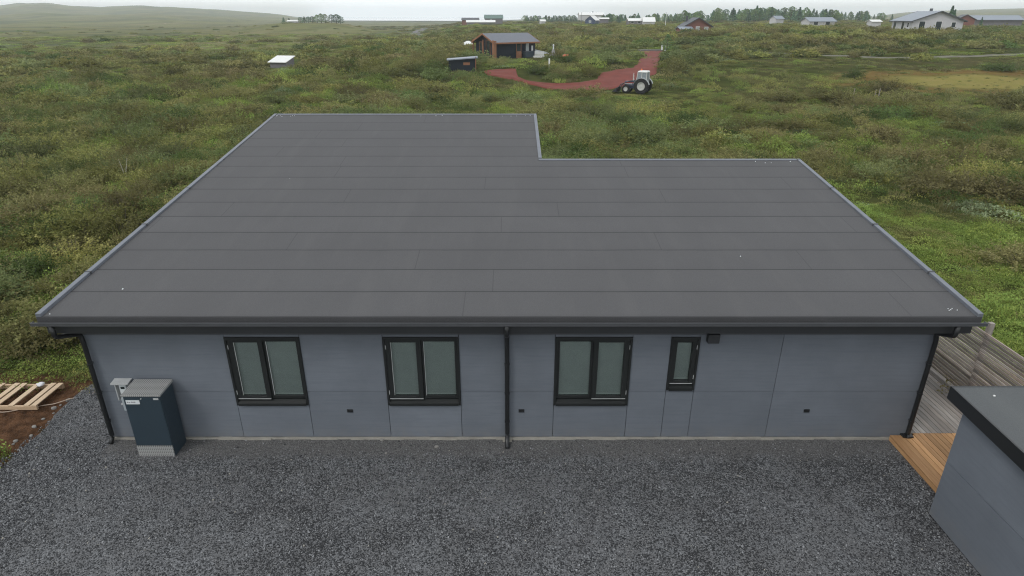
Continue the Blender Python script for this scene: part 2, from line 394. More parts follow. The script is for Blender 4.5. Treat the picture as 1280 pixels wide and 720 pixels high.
# ------------------------------------------------------------------ mesh helpers
class MB:
    def __init__(s): s.v = []; s.f = []; s.mi = []; s.M = Matrix.Identity(4)
    def add(s, vs, fs, mi=0):
        o = len(s.v)
        s.v += [tuple(s.M @ Vector(p)) for p in vs]; s.f += [tuple(i + o for i in f) for f in fs]; s.mi += [mi] * len(fs)
        return s
    def box(s, x0, x1, y0, y1, z0, z1, mi=0):
        x0, x1 = sorted((x0, x1)); y0, y1 = sorted((y0, y1)); z0, z1 = sorted((z0, z1))
        vs = [(x0, y0, z0), (x1, y0, z0), (x1, y1, z0), (x0, y1, z0), (x0, y0, z1), (x1, y0, z1), (x1, y1, z1), (x0, y1, z1)]
        return s.add(vs, [(3, 2, 1, 0), (4, 5, 6, 7), (0, 1, 5, 4), (1, 2, 6, 5), (2, 3, 7, 6), (3, 0, 4, 7)], mi)
    def hexa(s, bot, top, mi=0):
        n = len(bot)
        fs = [tuple(range(n - 1, -1, -1)), tuple(range(n, 2 * n))] + [(i, (i + 1) % n, n + (i + 1) % n, n + i) for i in range(n)]
        return s.add(list(bot) + list(top), fs, mi)
    def tube(s, pts, r, n=10, mi=0, caps=True):
        pts = [Vector(p) for p in pts]; rs = r if isinstance(r, (list, tuple)) else [r] * len(pts)
        vs = []; up = Vector((0, 0, 1))
        for i, p in enumerate(pts):
            d = (pts[min(i + 1, len(pts) - 1)] - pts[max(i - 1, 0)]).normalized()
            a = d.cross(up if abs(d.z) < .95 else Vector((0, 1, 0))).normalized(); b = d.cross(a).normalized()
            for k in range(n):
                t = 2 * math.pi * k / n
                vs.append(tuple(p + (a * math.cos(t) + b * math.sin(t)) * rs[i]))
        fs = []
        for i in range(len(pts) - 1):
            for k in range(n):
                fs.append((i * n + k, i * n + (k + 1) % n, (i + 1) * n + (k + 1) % n, (i + 1) * n + k))
        if caps: fs += [tuple(range(n - 1, -1, -1)), tuple(range((len(pts) - 1) * n, len(pts) * n))]
        return s.add(vs, fs, mi)
    def cyl(s, p0, p1, r, n=16, mi=0): return s.tube([p0, p1], r, n, mi)
    def ring(s, c, axis, ro, ri, w, n=24, mi=0):
        c = Vector(c); ax = Vector(axis).normalized(); a = ax.cross(Vector((0, 0, 1))).normalized(); b = ax.cross(a)
        prof = [(ri, -w / 2), (ro - w * .15, -w / 2), (ro, -w * .3), (ro, w * .3), (ro - w * .15, w / 2), (ri, w / 2)]
        vs = []; m = len(prof)
        for k in range(n):
            t = 2 * math.pi * k / n; d = a * math.cos(t) + b * math.sin(t)
            vs += [tuple(c + d * r_ + ax * h) for r_, h in prof]
        fs = [(k * m + j, k * m + (j + 1) % m, ((k + 1) % n) * m + (j + 1) % m, ((k + 1) % n) * m + j) for k in range(n) for j in range(m)]
        return s.add(vs, fs, mi)
    def build(s, name, mats, parent=None, bevel=0, smooth=False):
        me = bpy.data.meshes.new(name); me.from_pydata(s.v, [], s.f)
        bm = bmesh.new(); bm.from_mesh(me); bmesh.ops.recalc_face_normals(bm, faces=bm.faces); bm.to_mesh(me); bm.free()
        if isinstance(mats, str): mats = [mats]
        for m in mats: me.materials.append(MATS[m])
        if len(mats) > 1: me.polygons.foreach_set('material_index', s.mi)
        if smooth: me.polygons.foreach_set('use_smooth', [True] * len(me.polygons))
        o = bpy.data.objects.new(name, me); COL.objects.link(o)
        if parent: o.parent = parent
        if bevel:
            b = o.modifiers.new('edge', 'BEVEL'); b.width = bevel; b.segments = 2; b.limit_method = 'ANGLE'
        return o

def tag(o, label=None, cat=None, group=None, kind=None):
    if label: o['label'] = label
    if cat: o['category'] = cat
    if group: o['group'] = group
    if kind: o['kind'] = kind
    return o
def empty(name, loc=(0, 0, 0), rz=0, label=None, cat=None, group=None):
    o = bpy.data.objects.new(name, None); COL.objects.link(o); o.location = loc; o.rotation_euler = (0, 0, rz); o.empty_display_size = .2
    return tag(o, label, cat, group)

def np_mesh(name, V, faces_n, mats, lv=None, mi=None):
    """V (n*k,3) vertices, each consecutive faces_n vertices is one face"""
    me = bpy.data.meshes.new(name); n = len(V) // faces_n
    me.vertices.add(len(V)); me.vertices.foreach_set('co', V.astype(np.float32).ravel())
    me.loops.add(len(V)); me.loops.foreach_set('vertex_index', np.arange(len(V), dtype=np.int32))
    me.polygons.add(n); me.polygons.foreach_set('loop_start', np.arange(0, len(V), faces_n, dtype=np.int32))
    for m in mats: me.materials.append(MATS[m])
    if mi is not None: me.polygons.foreach_set('material_index', mi.astype(np.int32))
    me.update(calc_edges=True)
    if lv is not None:
        a = me.attributes.new('lv', 'FLOAT', 'FACE'); a.data.foreach_set('value', lv.astype(np.float32))
    return me

def leaves(P, size, seed, upbias=.5, aspect=.55, size_var=.4):
    r = np.random.default_rng(seed); n = len(P)
    nrm = r.normal(size=(n, 3)); nrm[:, 2] = np.abs(nrm[:, 2]) * (1 + upbias) + upbias * .4
    nrm /= np.linalg.norm(nrm, axis=1)[:, None]
    t = r.normal(size=(n, 3)); t -= nrm * (t * nrm).sum(1)[:, None]; t /= np.linalg.norm(t, axis=1)[:, None]
    b = np.cross(nrm, t)
    s = size * (1 + size_var * (r.random(n) * 2 - 1)); s = s[:, None]
    bend = nrm * s * .15
    q = np.stack([P - t * s * .5, P - b * s * aspect * .5 - bend, P + t * s * .5, P + b * s * aspect * .5 - bend], 1)
    return q.reshape(-1, 3)

def shrub_points(nb, nl, seed, h=.75, lobes=5, spread=.07, start=.3, rough=.12):
    r = np.random.default_rng(seed)
    lc = r.normal(size=(lobes, 3)); lc[:, 2] = np.abs(lc[:, 2]); lc /= np.linalg.norm(lc, axis=1)[:, None]
    d = r.normal(size=(nb, 3)); d[:, 2] = np.abs(d[:, 2]) * .9 + .05; d /= np.linalg.norm(d, axis=1)[:, None]
    reach = .70 + .38 * np.max(np.clip(d @ lc.T, 0, 1) ** 6, axis=1) + rough * r.normal(size=nb)
    base = np.stack([r.normal(size=nb) * .16, r.normal(size=nb) * .16, np.zeros(nb)], 1)
    end = base + d * reach[:, None] * np.array([1, 1, h]); end[:, 2] += .04
    mid = base * .5 + end * .5; mid[:, 2] += .10 * reach
    tt = start + (1.04 - start) * r.random((nb, nl)) ** .62
    a = (1 - tt) ** 2; b = 2 * tt * (1 - tt); c = tt ** 2
    P = a[..., None] * base[:, None] + b[..., None] * mid[:, None] + c[..., None] * end[:, None]
    P += r.normal(size=P.shape) * spread * (1.15 - .35 * tt[..., None])
    P = P.reshape(-1, 3); P[:, 2] = np.abs(P[:, 2])
    return P, base, mid, end

def twigs(base, mid, end, n, w, seed):
    r = np.random.default_rng(seed); k = r.permutation(len(base))[:n]; out = []
    for i in k:
        pts = [base[i], mid[i], base[i] * 0 + end[i] * 1.04]
        wd = [w, w * .65, w * .2]
        for ax in ((1, 0, 0), (0, 1, 0)):
            ax = np.array(ax)
            for j in range(2):
                out += [pts[j] - ax * wd[j], pts[j] + ax * wd[j], pts[j + 1] + ax * wd[j + 1], pts[j + 1] - ax * wd[j + 1]]
    return np.array(out)

def shrub_mesh(name, mat, nb, nl, size, seed, **kw):
    P, b, m, e = shrub_points(nb, nl, seed, **kw)
    lv = np.clip(np.random.default_rng(seed + 1).normal(.5, .28, len(P)), 0, 1)
    me = np_mesh(name, leaves(P, size, seed), 4, [mat], lv)
    st = np_mesh(name + '_stems', twigs(b, m, e, min(nb, 42), .011, seed), 4, ['twig' if mat != 'leaf_brown' else 'twig'])
    return me, st

def herb_mesh(name, mat, n, size, seed, h=.28, mi=None):
    r = np.random.default_rng(seed)
    rad = np.sqrt(r.random(n)) ; th = r.random(n) * 2 * math.pi
    x = rad * np.cos(th); y = rad * np.sin(th)
    z = h * (1 - rad ** 2) ** .7 * (.6 + .55 * fbm(x * 2.5 + seed, y * 2.5, 2, seed)) + r.random(n) * .07
    P = np.stack([x + r.normal(size=n) * .03, y + r.normal(size=n) * .03, np.abs(z) * (.35 + .65 * r.random(n) ** .35)], 1)
    lv = np.clip(r.normal(.5, .28, n), 0, 1)
    return np_mesh(name, leaves(P, size, seed, upbias=1.), 4, [mat], lv)

def grass_mesh(name, mat, n, seed, h=.32, w=.022):
    r = np.random.default_rng(seed)
    th = r.random(n) * 2 * math.pi; rad = r.random(n) ** .7 * .5
    b = np.stack([rad * np.cos(th), rad * np.sin(th), np.zeros(n)], 1)
    lean = np.stack([np.cos(th) * .25 + r.normal(size=n) * .15, np.sin(th) * .25 + r.normal(size=n) * .15, .6 + .6 * r.random(n)], 1) * h
    sd = np.stack([-np.sin(th), np.cos(th), np.zeros(n)], 1) * w
    q = np.stack([b - sd, b + sd, b + lean * .6 + sd * .7, b + lean * .6 - sd * .7, b + lean * .6 - sd * .7, b + lean * .6 + sd * .7, b + lean * 1.05 + np.array([0, 0, -.03]) + sd * .1, b + lean * 1.05 - sd * .1 + np.array([0, 0, -.03])], 1)
    return np_mesh(name, q.reshape(-1, 3), 4, [mat], np.repeat(np.clip(r.normal(.5, .28, n), 0, 1), 2))

# ------------------------------------------------------------------ ground sheet
def dirt_mask(x, y):
    return np.clip(ss(-15.5, -13, x) * ss(-10.0, -10.6, x), 0, 1) * ss(9, 11, y) * ss(14.6, 13.4, y)
M_X, M_Y = gp(1238, 103)
def mead_mask(x, y):
    d = np.sqrt(((x - M_X - 2) / 19) ** 2 + ((y - M_Y) / 9.5) ** 2) + .16 * fbm(x / 5, y / 5, 3, 31)
    return np.clip(1.5 - d * 1.0, 0, 1) * ss(1.6, 1.2, d)

def build_terrain():
    front = np.linspace(-62, 62, 700); rest = np.linspace(62, 298, 90)[1:-1]
    az = np.radians(np.concatenate([front, rest])); nr = 400
    rr = np.exp(np.linspace(math.log(3.0), math.log(6000), nr))
    A, RR = np.meshgrid(az, rr)
    X = RR * np.sin(A); Y = RR * np.cos(A)
    Z = G(X, Y); na = len(az)
    behind = Y < 1
    Z = np.where(behind, -.05 + .0 * X, Z)
    V = np.stack([X, Y, Z], -1).reshape(-1, 3)
    i = np.arange(nr - 1)[:, None] * na + np.arange(na)[None]; j = np.arange(nr - 1)[:, None] * na + (np.arange(na)[None] + 1) % na
    Fq = np.stack([i, i + na, j + na, j], -1).reshape(-1, 4)
    V = np.vstack([V, [[0, 0, -.06]]]); c = len(V) - 1
    me = bpy.data.meshes.new('ground')
    tri = np.stack([np.full(na, c), np.arange(na), (np.arange(na) + 1) % na], 1)
    me.vertices.add(len(V)); me.vertices.foreach_set('co', V.astype(np.float32).ravel())
    nl = len(Fq) * 4 + len(tri) * 3
    me.loops.add(nl); me.loops.foreach_set('vertex_index', np.concatenate([Fq.ravel(), tri.ravel()]).astype(np.int32))
    me.polygons.add(len(Fq) + len(tri))
    me.polygons.foreach_set('loop_start', np.concatenate([np.arange(len(Fq)) * 4, len(Fq) * 4 + np.arange(len(tri)) * 3]).astype(np.int32))
    me.update(calc_edges=True); me.polygons.foreach_set('use_smooth', [True] * len(me.polygons))
    bmv = V
    x, y = V[:, 0], V[:, 1]
    mead = mead_mask(x, y); dm = dirt_mask(x, y) * .75
    rad = np.sqrt(x * x + y * y)
    col = np.stack([mead, dm, ss(120, 230, rad + 40 * fbm(x / 60, y / 60, 2, 4)), np.ones_like(x)], 1)
    a = me.color_attributes.new('mask', 'FLOAT_COLOR', 'POINT'); a.data.foreach_set('color', col.astype(np.float32).ravel())
    me.materials.append(MATS['heath_ground'])
    o = bpy.data.objects.new('ground', me); COL.objects.link(o); tag(o, kind='structure')
    # make sure normals point up
    if me.polygons[1000].normal.z < 0: me.flip_normals()
build_terrain()

# gravel yard, a sheet with an uneven edge
def build_yard():
    mb = MB(); n = 60
    xs = [-10.4 + 0.0] ; 
    ys = np.linspace(-8, 13.35, 90)
    left = [(-10.42 + .16 * float(fbm(np.array([3.1]), np.array([y / .9]), 3, 5)[0]) - .6 * float(ss(-8, 6, -y + 3)), y) for y in ys]
    v = []; 
    for (lx, y) in left:
        v += [(lx - .12, y, -.07), (lx, y, 0.0), (-8.3, y, .004)]
        v += [(14.0, y, .004)]
    f = []
    for i in range(len(ys) - 1):
        for k in range(3): f.append((i * 4 + k, i * 4 + k + 1, i * 4 + 5 + k, i * 4 + 4 + k))
    mb.add(v, f); o = mb.build('gravel_yard', 'gravel'); tag(o, kind='structure')
build_yard()

# red gravel road
ROADA = [((604, 89.5), (609, 94)), ((626, 86.5), (622, 97)), ((645, 86), (640, 99)), ((646, 96), (655, 104)), ((657, 101), (672, 108)),
         ((672, 103), (690, 112)), ((695, 104), (712, 115)), ((722, 103), (738, 115)), ((746, 99), (760, 113)), ((752, 90), (778, 109)),
         ((773, 86.5), (800, 103)), ((793, 84.5), (818, 94)), ((797, 80), (823, 84)), ((800, 74), (824, 78)), ((802, 69), (826, 71)), ((804, 64.5), (828, 64.5))]
ROADW = []
def build_road():
    pr = [(gp(*a), gp(*b)) for a, b in ROADA]
    pts = []
    for i in range(len(pr) - 1):
        for k in range(8):
            t = k / 8
            a = [pr[i][0][j] * (1 - t) + pr[i + 1][0][j] * t for j in (0, 1)]; b = [pr[i][1][j] * (1 - t) + pr[i + 1][1][j] * t for j in (0, 1)]
            pts.append((a, b))
    pts.append(pr[-1])
    mb = MB(); v = []; m = 13
    for i, (a, b) in enumerate(pts):
        for k in range(m):
            t = k / (m - 1); w = .25 * float(fbm(np.array([i * .3]), np.array([k * 1.]), 2, 8)[0]) if k in (0, m - 1) else 0
            t2 = t + w * .45
            x = a[0] * (1 - t2) + b[0] * t2; y = a[1] * (1 - t2) + b[1] * t2
            rut = -.04 if k in (3, 4, 8, 9) else 0
            v.append((x, y, g(x, y) + (.13 + rut if 0 < k < m - 1 else -.05)))
        ROADW.append(((a[0] + b[0]) / 2, (a[1] + b[1]) / 2, math.dist(a, b) / 2))
    f = [(i * m + k, i * m + k + 1, (i + 1) * m + k + 1, (i + 1) * m + k) for i in range(len(pts) - 1) for k in range(m - 1)]
    mb.add(v, f); o = mb.build('red_gravel_road', 'red_gravel', smooth=True); tag(o, kind='structure')
    # concrete slab crossing at the top of the slope
    (ax, ay), (bx, by) = pr[-1]
    mb = MB(); mb.box(ax - .6, bx + .3, ay - .1, ay + 2.4, g(ax, ay) - .3, g(ax, ay) + .26); o = mb.build('paved_crossing', 'asphalt'); tag(o, kind='structure')
build_road()
ROADW = np.array(ROADW)

def strip(name, px, half, mat, lift=.1):
    P = [gp(*p) for p in px]; pts = []
    for i in range(len(P) - 1):
        for k in range(14):
            t = k / 14; pts.append((P[i][0] * (1 - t) + P[i + 1][0] * t, P[i][1] * (1 - t) + P[i + 1][1] * t))
    mb = MB(); v = []; m = 5
    for i, p in enumerate(pts):
        q = pts[min(i + 1, len(pts) - 1)]; o = pts[max(i - 1, 0)]
        d = Vector((q[0] - o[0], q[1] - o[1])).normalized(); nx, ny = -d.y, d.x
        for k in range(m):
            w = half * (k / (m - 1) * 2 - 1); x, y = p[0] + nx * w, p[1] + ny * w
            v.append((x, y, g(x, y) + (lift if 0 < k < m - 1 else -.05)))
    f = [(i * m + k, i * m + k + 1, (i + 1) * m + k + 1, (i + 1) * m + k) for i in range(len(pts) - 1) for k in range(m - 1)]
    mb.add(v, f); tag(mb.build(name, mat, smooth=True), kind='structure')
    return np.array(pts)
TRACK = strip('gravel_track', [(952, 66), (1010, 68.5), (1080, 71.5), (1150, 72.5), (1215, 70.5), (1290, 67), (1340, 65)], 1.0, 'dirt_track', .08)
strip('distant_road', [(522, 46), (520, 42), (524, 38), (534, 35)], 3.0, 'asphalt', .3)

# river far beyond
mb = MB(); mb.add([(-1100, 2600, -1.4), (-500, 1650, -1.4), (-110, 1500, -1.4), (150, 2500, -1.4), (900, 5300, -1.4), (-2500, 5300, -1.4)], [(0, 1, 2, 3, 4, 5)])
tag(mb.build('river', 'river'), kind='structure')

# ------------------------------------------------------------------ the house
HX0, HX1, HY = -8.64, 8.53, 11.16
RX0, RX1, RY0, RYB, RYN, NX = -8.98, 8.88, 10.66, 24.40, 19.36, .92
SL = .1317
def rz(y): return 3.185 + SL * (y - RY0)
house = empty('single_storey_house', (0, 0, 0), 0, 'long house with blue-grey panel walls under a low-sloped grey felt roof', 'house')
# roof slab
def roof_poly(i=0.0):
    return [(RX0 + i, RY0 + i), (RX1 - i, RY0 + i), (RX1 - i, RYN - i), (NX - i, RYN - i), (NX - i, RYB - i), (RX0 + i, RYB - i)]
mb = MB(); P = roof_poly(.0)
sub = []
mb.hexa([(x, y, rz(y) - .13) for x, y in P], [(x, y, rz(y)) for x, y in P])
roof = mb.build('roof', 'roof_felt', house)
# upstand trim along the sides and back
mb = MB()
def edge(a, b, inx, iny, w=.105, h=.065, z0=-.16):
    (x0, y0), (x1, y1) = a, b
    bot = [(x0, y0, rz(y0) + z0), (x1, y1, rz(y1) + z0), (x1 + inx * w, y1 + iny * w, rz(y1) + z0), (x0 + inx * w, y0 + iny * w, rz(y0) + z0)]
    top = [(x, y, rz(y) + h * (1 if y < 14 else max(.25, 1 - (y - 14) * .12))) for x, y, _ in bot]
    mb.hexa(bot, top)
e = .02
edge((RX0 - e, RY0 - .004), (RX0 - e, RYB + e), 1, 0)
edge((RX1 + e - .105, RY0 - .004), (RX1 + e - .105, RYN + e), 1, 0)
edge((RX0 + .105, RYB + e - .12), (NX - .105, RYB + e - .12), 0, 1)
edge((NX + e - .12, RYN + .104), (NX + e - .12, RYB + e), 1, 0)
edge((NX + e - .12, RYN + e - .106), (RX1 - .105, RYN + e - .106), 0, 1)
trim = mb.build('edge_trim', 'grey_trim', roof, bevel=.008)
# seams on the trim: small joint clips
for k in range(6):
    y = RY0 + 1.6 + k * 2.35
    for xa in (RX0 - .026, RX1 - .104):
        if xa > 0 and y > RYN: continue
        hh_ = .065 * (1 if y < 14 else max(.25, 1 - (y - 14) * .12)); mb = MB(); mb.box(xa, xa + .13, y, y + .03, rz(y) + .01, rz(y) + hh_ + .006); mb.build('joint_clip', 'gutter_metal', roof)
# front felt roll edge
mb = MB(); mb.hexa([(RX0, RY0 - .025, 3.045), (RX1, RY0 - .025, 3.045), (RX1, RY0 - .003, 3.045), (RX0, RY0 - .003, 3.045)],
                  [(RX0, RY0 - .02, 3.187), (RX1, RY0 - .02, 3.187), (RX1, RY0 - .003, 3.189), (RX0, RY0 - .003, 3.189)])
mb.build('front_edge', 'edge_felt', roof, bevel=.005)
# fascia all round
mb = MB(); i1, zt, zb = .07, -.135, -.42
def fas(a, b, nx, ny, z0, z1, t=.03):
    (x0, y0), (x1, y1) = a, b
    bot = [(x0, y0, z0(y0)), (x1, y1, z0(y1)), (x1 + nx * t, y1 + ny * t, z0(y1)), (x0 + nx * t, y0 + ny * t, z0(y0))]
    top = [(x0, y0, z1(y0)), (x1, y1, z1(y1)), (x1 + nx * t, y1 + ny * t, z1(y1)), (x0 + nx * t, y0 + ny * t, z1(y0))]
    mb.hexa(bot, top)
fz0 = lambda y: rz(y) - .40; fz1 = lambda y: rz(y) - .133
fas((RX0 + .05, 10.74), (RX1 - .05, 10.74), 0, 1, lambda y: 2.785, lambda y: 3.052)
fas((RX0 + .05, 10.772), (RX0 + .05, RYB - .05), 1, 0, fz0, fz1)
fas((RX1 - .08, 10.772), (RX1 - .08, RYN - .05), 1, 0, fz0, fz1)
fas((RX0 + .082, RYB - .08), (NX - .082, RYB - .08), 0, 1, fz0, fz1)
fas((NX - .08, RYN - .046), (NX - .08, RYB - .05), 1, 0, fz0, fz1)
fas((NX - .048, RYN - .08), (RX1 - .082, RYN - .08), 0, 1, fz0, fz1)
mb.build('fascia', 'dark_fascia', house)
mb = MB(); P = [(RX0 + .085, 10.775), (RX1 - .085, 10.775), (RX1 - .085, RYN - .085), (NX - .085, RYN - .085), (NX - .085, RYB - .085), (RX0 + .085, RYB - .085)]
mb.hexa([(x, y, rz(y) - .37) for x, y in P], [(x, y, rz(y) - .35) for x, y in P]); mb.build('soffit', 'dark_fascia', house)
# body behind the cladding
mb = MB(); P = [(HX0 + .04, HY + .12), (HX1 - .04, HY + .12), (HX1 - .04, 19.1), (.5, 19.1), (.5, 24.1), (HX0 + .04, 24.1)]
mb.hexa([(x, y, .02) for x, y in P], [(x, y, rz(y) - .372) for x, y in P])
wall = mb.build('wall', 'window_black', house)
# front panels: vertical joints at xs, horizontal at 1.21
WINS = [(-5.79, -4.28, .877, 2.49), (-2.61, -1.075, .877, 2.49), (.875, 2.43, .877, 2.49), (3.21, 3.79, 1.25, 2.49)]
xs = [HX0, -5.79, -4.28, -2.61, -1.075, .875, 2.43, 3.21, 3.79, 5.46, HX1]
mb = MB(); gq = .005
for a, b in zip(xs[:-1], xs[1:]):
    w = [q for q in WINS if abs(q[0] - a) < .01]
    segs = [(.06, 1.21), (1.21, 2.54)] if not w else [(.06, w[0][2]), (w[0][3], 2.54)]
    for z0, z1 in segs:
        if w and z1 == w[0][2] and z1 > 1.21:
            mb.box(a + gq, b - gq, HY, HY + .018, z0, 1.21 - .004); mb.box(a + gq, b - gq, HY, HY + .018, 1.214, z1)
        else: mb.box(a + gq, b - gq, HY, HY + .018, z0 + (.004 if z0 > 1 else 0), z1 - (.004 if z1 < 2 else 0))
for (x, s) in ((HX0, 1), (HX1 - .018, 1)):
    yend = 24.1 if x < 0 else 19.1
    y = HY + .02
    while y < yend - .1:
        y2 = min(y + 2.4, yend)
        mb.box(x, x + .018, y + gq, y2 - gq, .06, 1.206)
        mb.hexa([(x, y + gq, 1.214), (x + .018, y + gq, 1.214), (x + .018, y2 - gq, 1.214), (x, y2 - gq, 1.214)],
                [(x, y + gq, rz(y) - .38), (x + .018, y + gq, rz(y) - .38), (x + .018, y2 - gq, rz(y2) - .38), (x, y2 - gq, rz(y2) - .38)])
        y = y2
# back walls
mb.box(HX0 + .02, .5, 24.102, 24.12, .06, 4.4); mb.box(.502, .52, 19.1, 24.1, .06, 3.9); mb.box(.53, HX1 - .02, 19.102, 19.12, .06, 3.8)
mb.build('cladding_panels', 'cladding', wall)
mb = MB(); mb.box(HX0 + .01, HX1 - .01, HY - .006, HY + .02, 2.545, 2.60); mb.build('top_batten', 'gutter_metal', house)
mb = MB(); 
for k in range(60):
    x0 = HX0 + .02 + k * (HX1 - HX0 - .04) / 60; x1 = x0 + (HX1 - HX0 - .04) / 60
    d = .02 + .035 * rnd.random()
    mb.box(x0, x1, HY - d, HY + .1, -.05, .035 + .02 * rnd.random())
mb.build('plinth', 'concrete', house)
def make_window(x0, x1, z0, z1, sash_left, narrow=False):
    Y = HY; mb = MB(); t = .045
    mb.box(x0, x0 + t, Y - .03, Y + .1, z0, z1); mb.box(x1 - t, x1, Y - .03, Y + .1, z0, z1)
    mb.box(x0 + t, x1 - t, Y - .032, Y + .1, z1 - .07, z1 - .001)
    w = mb.build('window', 'window_black', house, bevel=.004)
    mb = MB(); zs = z0 + .15     # sloping sill
    mb.hexa([(x0 + t + .002, Y - .05, z0), (x1 - t - .002, Y - .05, z0), (x1 - t - .002, Y + .1, z0), (x0 + t + .002, Y + .1, z0)],
            [(x0 + t + .002, Y - .05, z0 + .06), (x1 - t - .002, Y - .05, z0 + .06), (x1 - t - .002, Y + .1, zs), (x0 + t + .002, Y + .1, zs)])
    mb.build('sill', 'window_black', w)
    zt = z1 - .072; xi0, xi1 = x0 + t, x1 - t
    if narrow: cells = [(xi0, xi1, True)]
    else:
        mid = (xi0 + xi1) / 2 + (.0 if sash_left else .0)
        cells = [(xi0, mid, sash_left), (mid, xi1, not sash_left)]
    for a, b, sash in cells:
        mb = MB(); fw = .10 if sash else .045; yo = Y - .012 if sash else Y + .02; a += .002; b -= .002
        if narrow: fw = .085
        mb.box(a, a + fw, yo, Y + .075, zs, zt); mb.box(b - fw, b, yo, Y + .075, zs, zt)
        mb.box(a + fw, b - fw, yo, Y + .075, zt - (.045 if not sash else .05), zt - .001); mb.box(a + fw, b - fw, yo, Y + .075, zs + .001, zs + .06)
        mb.build('sash' if sash else 'fixed_frame', 'window_black', w, bevel=.003)
        ga, gb, gz0, gz1 = a + fw, b - fw, zs + .06, zt - .045
        mb = MB(); mb.box(ga, gb, Y + .045, Y + .051, gz0, gz1); mb.build('pane', 'pane_glass', w)
        mb = MB(); mb.box(ga, gb, Y + .085, Y + .088, gz0 + .03, gz1); mb.build('blind', 'blind', w)
        mb = MB(); mb.box(ga, gb, Y + .078, Y + .095, gz0, gz0 + .035); mb.build('blind_bar', 'blind_bar', w)
        mb = MB(); mb.box(ga if sash_left or narrow else ga, ga + .008, Y + .036, Y + .05, gz0, gz1); mb.build('glazing_bead', 'blind_bar' if (sash_left and not narrow) else 'gutter_metal', w)
        if sash:
            hx = a - .001 if (sash_left and not narrow) else b - .012
            for hz in (zs + .12, zt - .2):
                mb = MB(); mb.cyl((hx + .008, yo - .008, hz), (hx + .008, yo - .008, hz + .09), .008, 8); mb.build('hinge', 'galvanised', w)
            mb = MB(); mb.box(a + .01, b - .01, yo - .014, yo - .001, zs + .006, zs + .016); mb.build('drip_rail', 'galvanised', w)
    return w
make_window(*WINS[0], True); make_window(*WINS[1], True); make_window(*WINS[2], False); make_window(*WINS[3], False, narrow=True)
# gutter: open trough
mb = MB(); gy0, gy1, gz0, gz1 = 10.53, 10.632, 3.045, 3.11; gx0, gx1 = RX0 - .07, RX1 + .06
mb.box(gx0, gx1, gy0, gy0 + .008, gz0 + .01, gz1); mb.box(gx0, gx1, gy0, gy1, gz0 - .002, gz0 + .008); mb.box(gx0, gx1, gy0 - .012, gy0 + .012, gz1 - .002, gz1 + .008)
mb.box(gx0, gx0 + .006, gy0 + .01, gy1, gz0 + .01, gz1 - .004); mb.box(gx1 - .006, gx1, gy0 + .01, gy1, gz0 + .01, gz1 - .004)
mb.build('gutter', 'gutter_metal', house)
def downspout(pts, x, brackets=(0.5, 1.2, 1.9)):
    mb = MB(); mb.tube(pts, .047, 14)
    d = mb.build('downspout', 'black_metal', house, smooth=True)
    for z in brackets:
        mb = MB(); mb.tube([(x, HY - .085, z), (x, HY - .085, z + .03)], .056, 14); mb.box(x - .015, x + .015, HY - .06, HY, z, z + .028)
        mb.build('pipe_bracket', 'black_metal', d)
def smoothpath(pts, r=.06):
    out = [pts[0]]
    for a, b, c in zip(pts[:-2], pts[1:-1], pts[2:]):
        a, b, c = Vector(a), Vector(b), Vector(c)
        p = b + (a - b).normalized() * r; q = b + (c - b).normalized() * r
        for t in (0, .25, .5, .75, 1): out.append(tuple((1 - t) ** 2 * p + 2 * t * (1 - t) * b + t * t * q))
    out.append(pts[-1]); return out
lx = HX0 + .07
downspout(smoothpath([(-8.72, 10.60, 3.05), (-8.72, 10.60, 2.78), (lx - .03, HY - .085, 2.60), (lx, HY - .085, 2.42), (lx, HY - .085, .12), (lx, HY - .2, .02)]), lx)
downspout(smoothpath([(-.10, 10.58, 3.05), (-.10, 10.62, 2.80), (-.10, HY - .085, 2.58), (-.10, HY - .085, 2.4), (-.10, HY - .085, .16), (-.10, HY - .36, .03)]), -.10)
rx = HX1 - .06
downspout(smoothpath([(8.44, 10.60, 3.05), (8.44, 10.60, 2.80), (rx - .03, HY - .085, 2.62), (rx, HY - .085, 2.42), (rx, HY - .085, .16), (rx, HY - .16, .13)]), rx)
mb = MB(); mb.box(rx - .11, rx + .11, HY - .14, HY - .01, .12, .16); mb.build('pipe_shoe', 'black_metal', house)
mb = MB(); mb.box(-.2, 0, HY - .12, HY - .05, .0, .07); mb.build('pipe_block', 'concrete', house)
for x in (-3.43, .20, 6.24):
    mb = MB(); mb.box(x - .06, x + .06, HY - .015, HY - .001, .69, .765)
    for k in range(3): mb.box(x - .05, x + .05, HY - .022, HY - .014, .70 + k * .022, .712 + k * .022)
    mb.build('wall_vent', 'black_metal', house, bevel=.003)
mb = MB(); mb.box(3.90, 4.13, HY - .14, HY - .008, 2.41, 2.60); mb.build('eave_box', 'dark_fascia', house, bevel=.006)
# dabs of dried bird droppings / leftover chips on the roof
mb = MB()
for (bx, by, n) in ((8.55, 10.95, 5), (-8.5, 24.15, 8), (-3, 24.15, 3), (.3, 24.15, 5), (7.4, 19.1, 1), (8.2, 19.1, 3), (5.0, 13, 1), (-7.9, 11.6, 2), (-8.82, 10.75, 1)):
    for k in range(n):
        x = bx + rnd.uniform(-.7, .4) * (1 if by > 19 else .25); y = by + rnd.uniform(-.08, .08); x = min(max(x, RX0 + .15), RX1 - .15)
        s = rnd.uniform(.007, .016); z = rz(y)
        mb.hexa([(x - s, y - s, z - .002), (x + s, y - s * .8, z - .002), (x + s * .8, y + s, z + .0), (x - s, y + s, z + .0)],
                [(x - s * .6, y - s * .6, z + .012), (x + s * .6, y - s * .5, z + .012), (x + s * .5, y + s * .6, z + .016), (x - s * .6, y + s * .6, z + .016)])
tag(mb.build('white_speck', 'white_plastic', roof), kind='stuff')

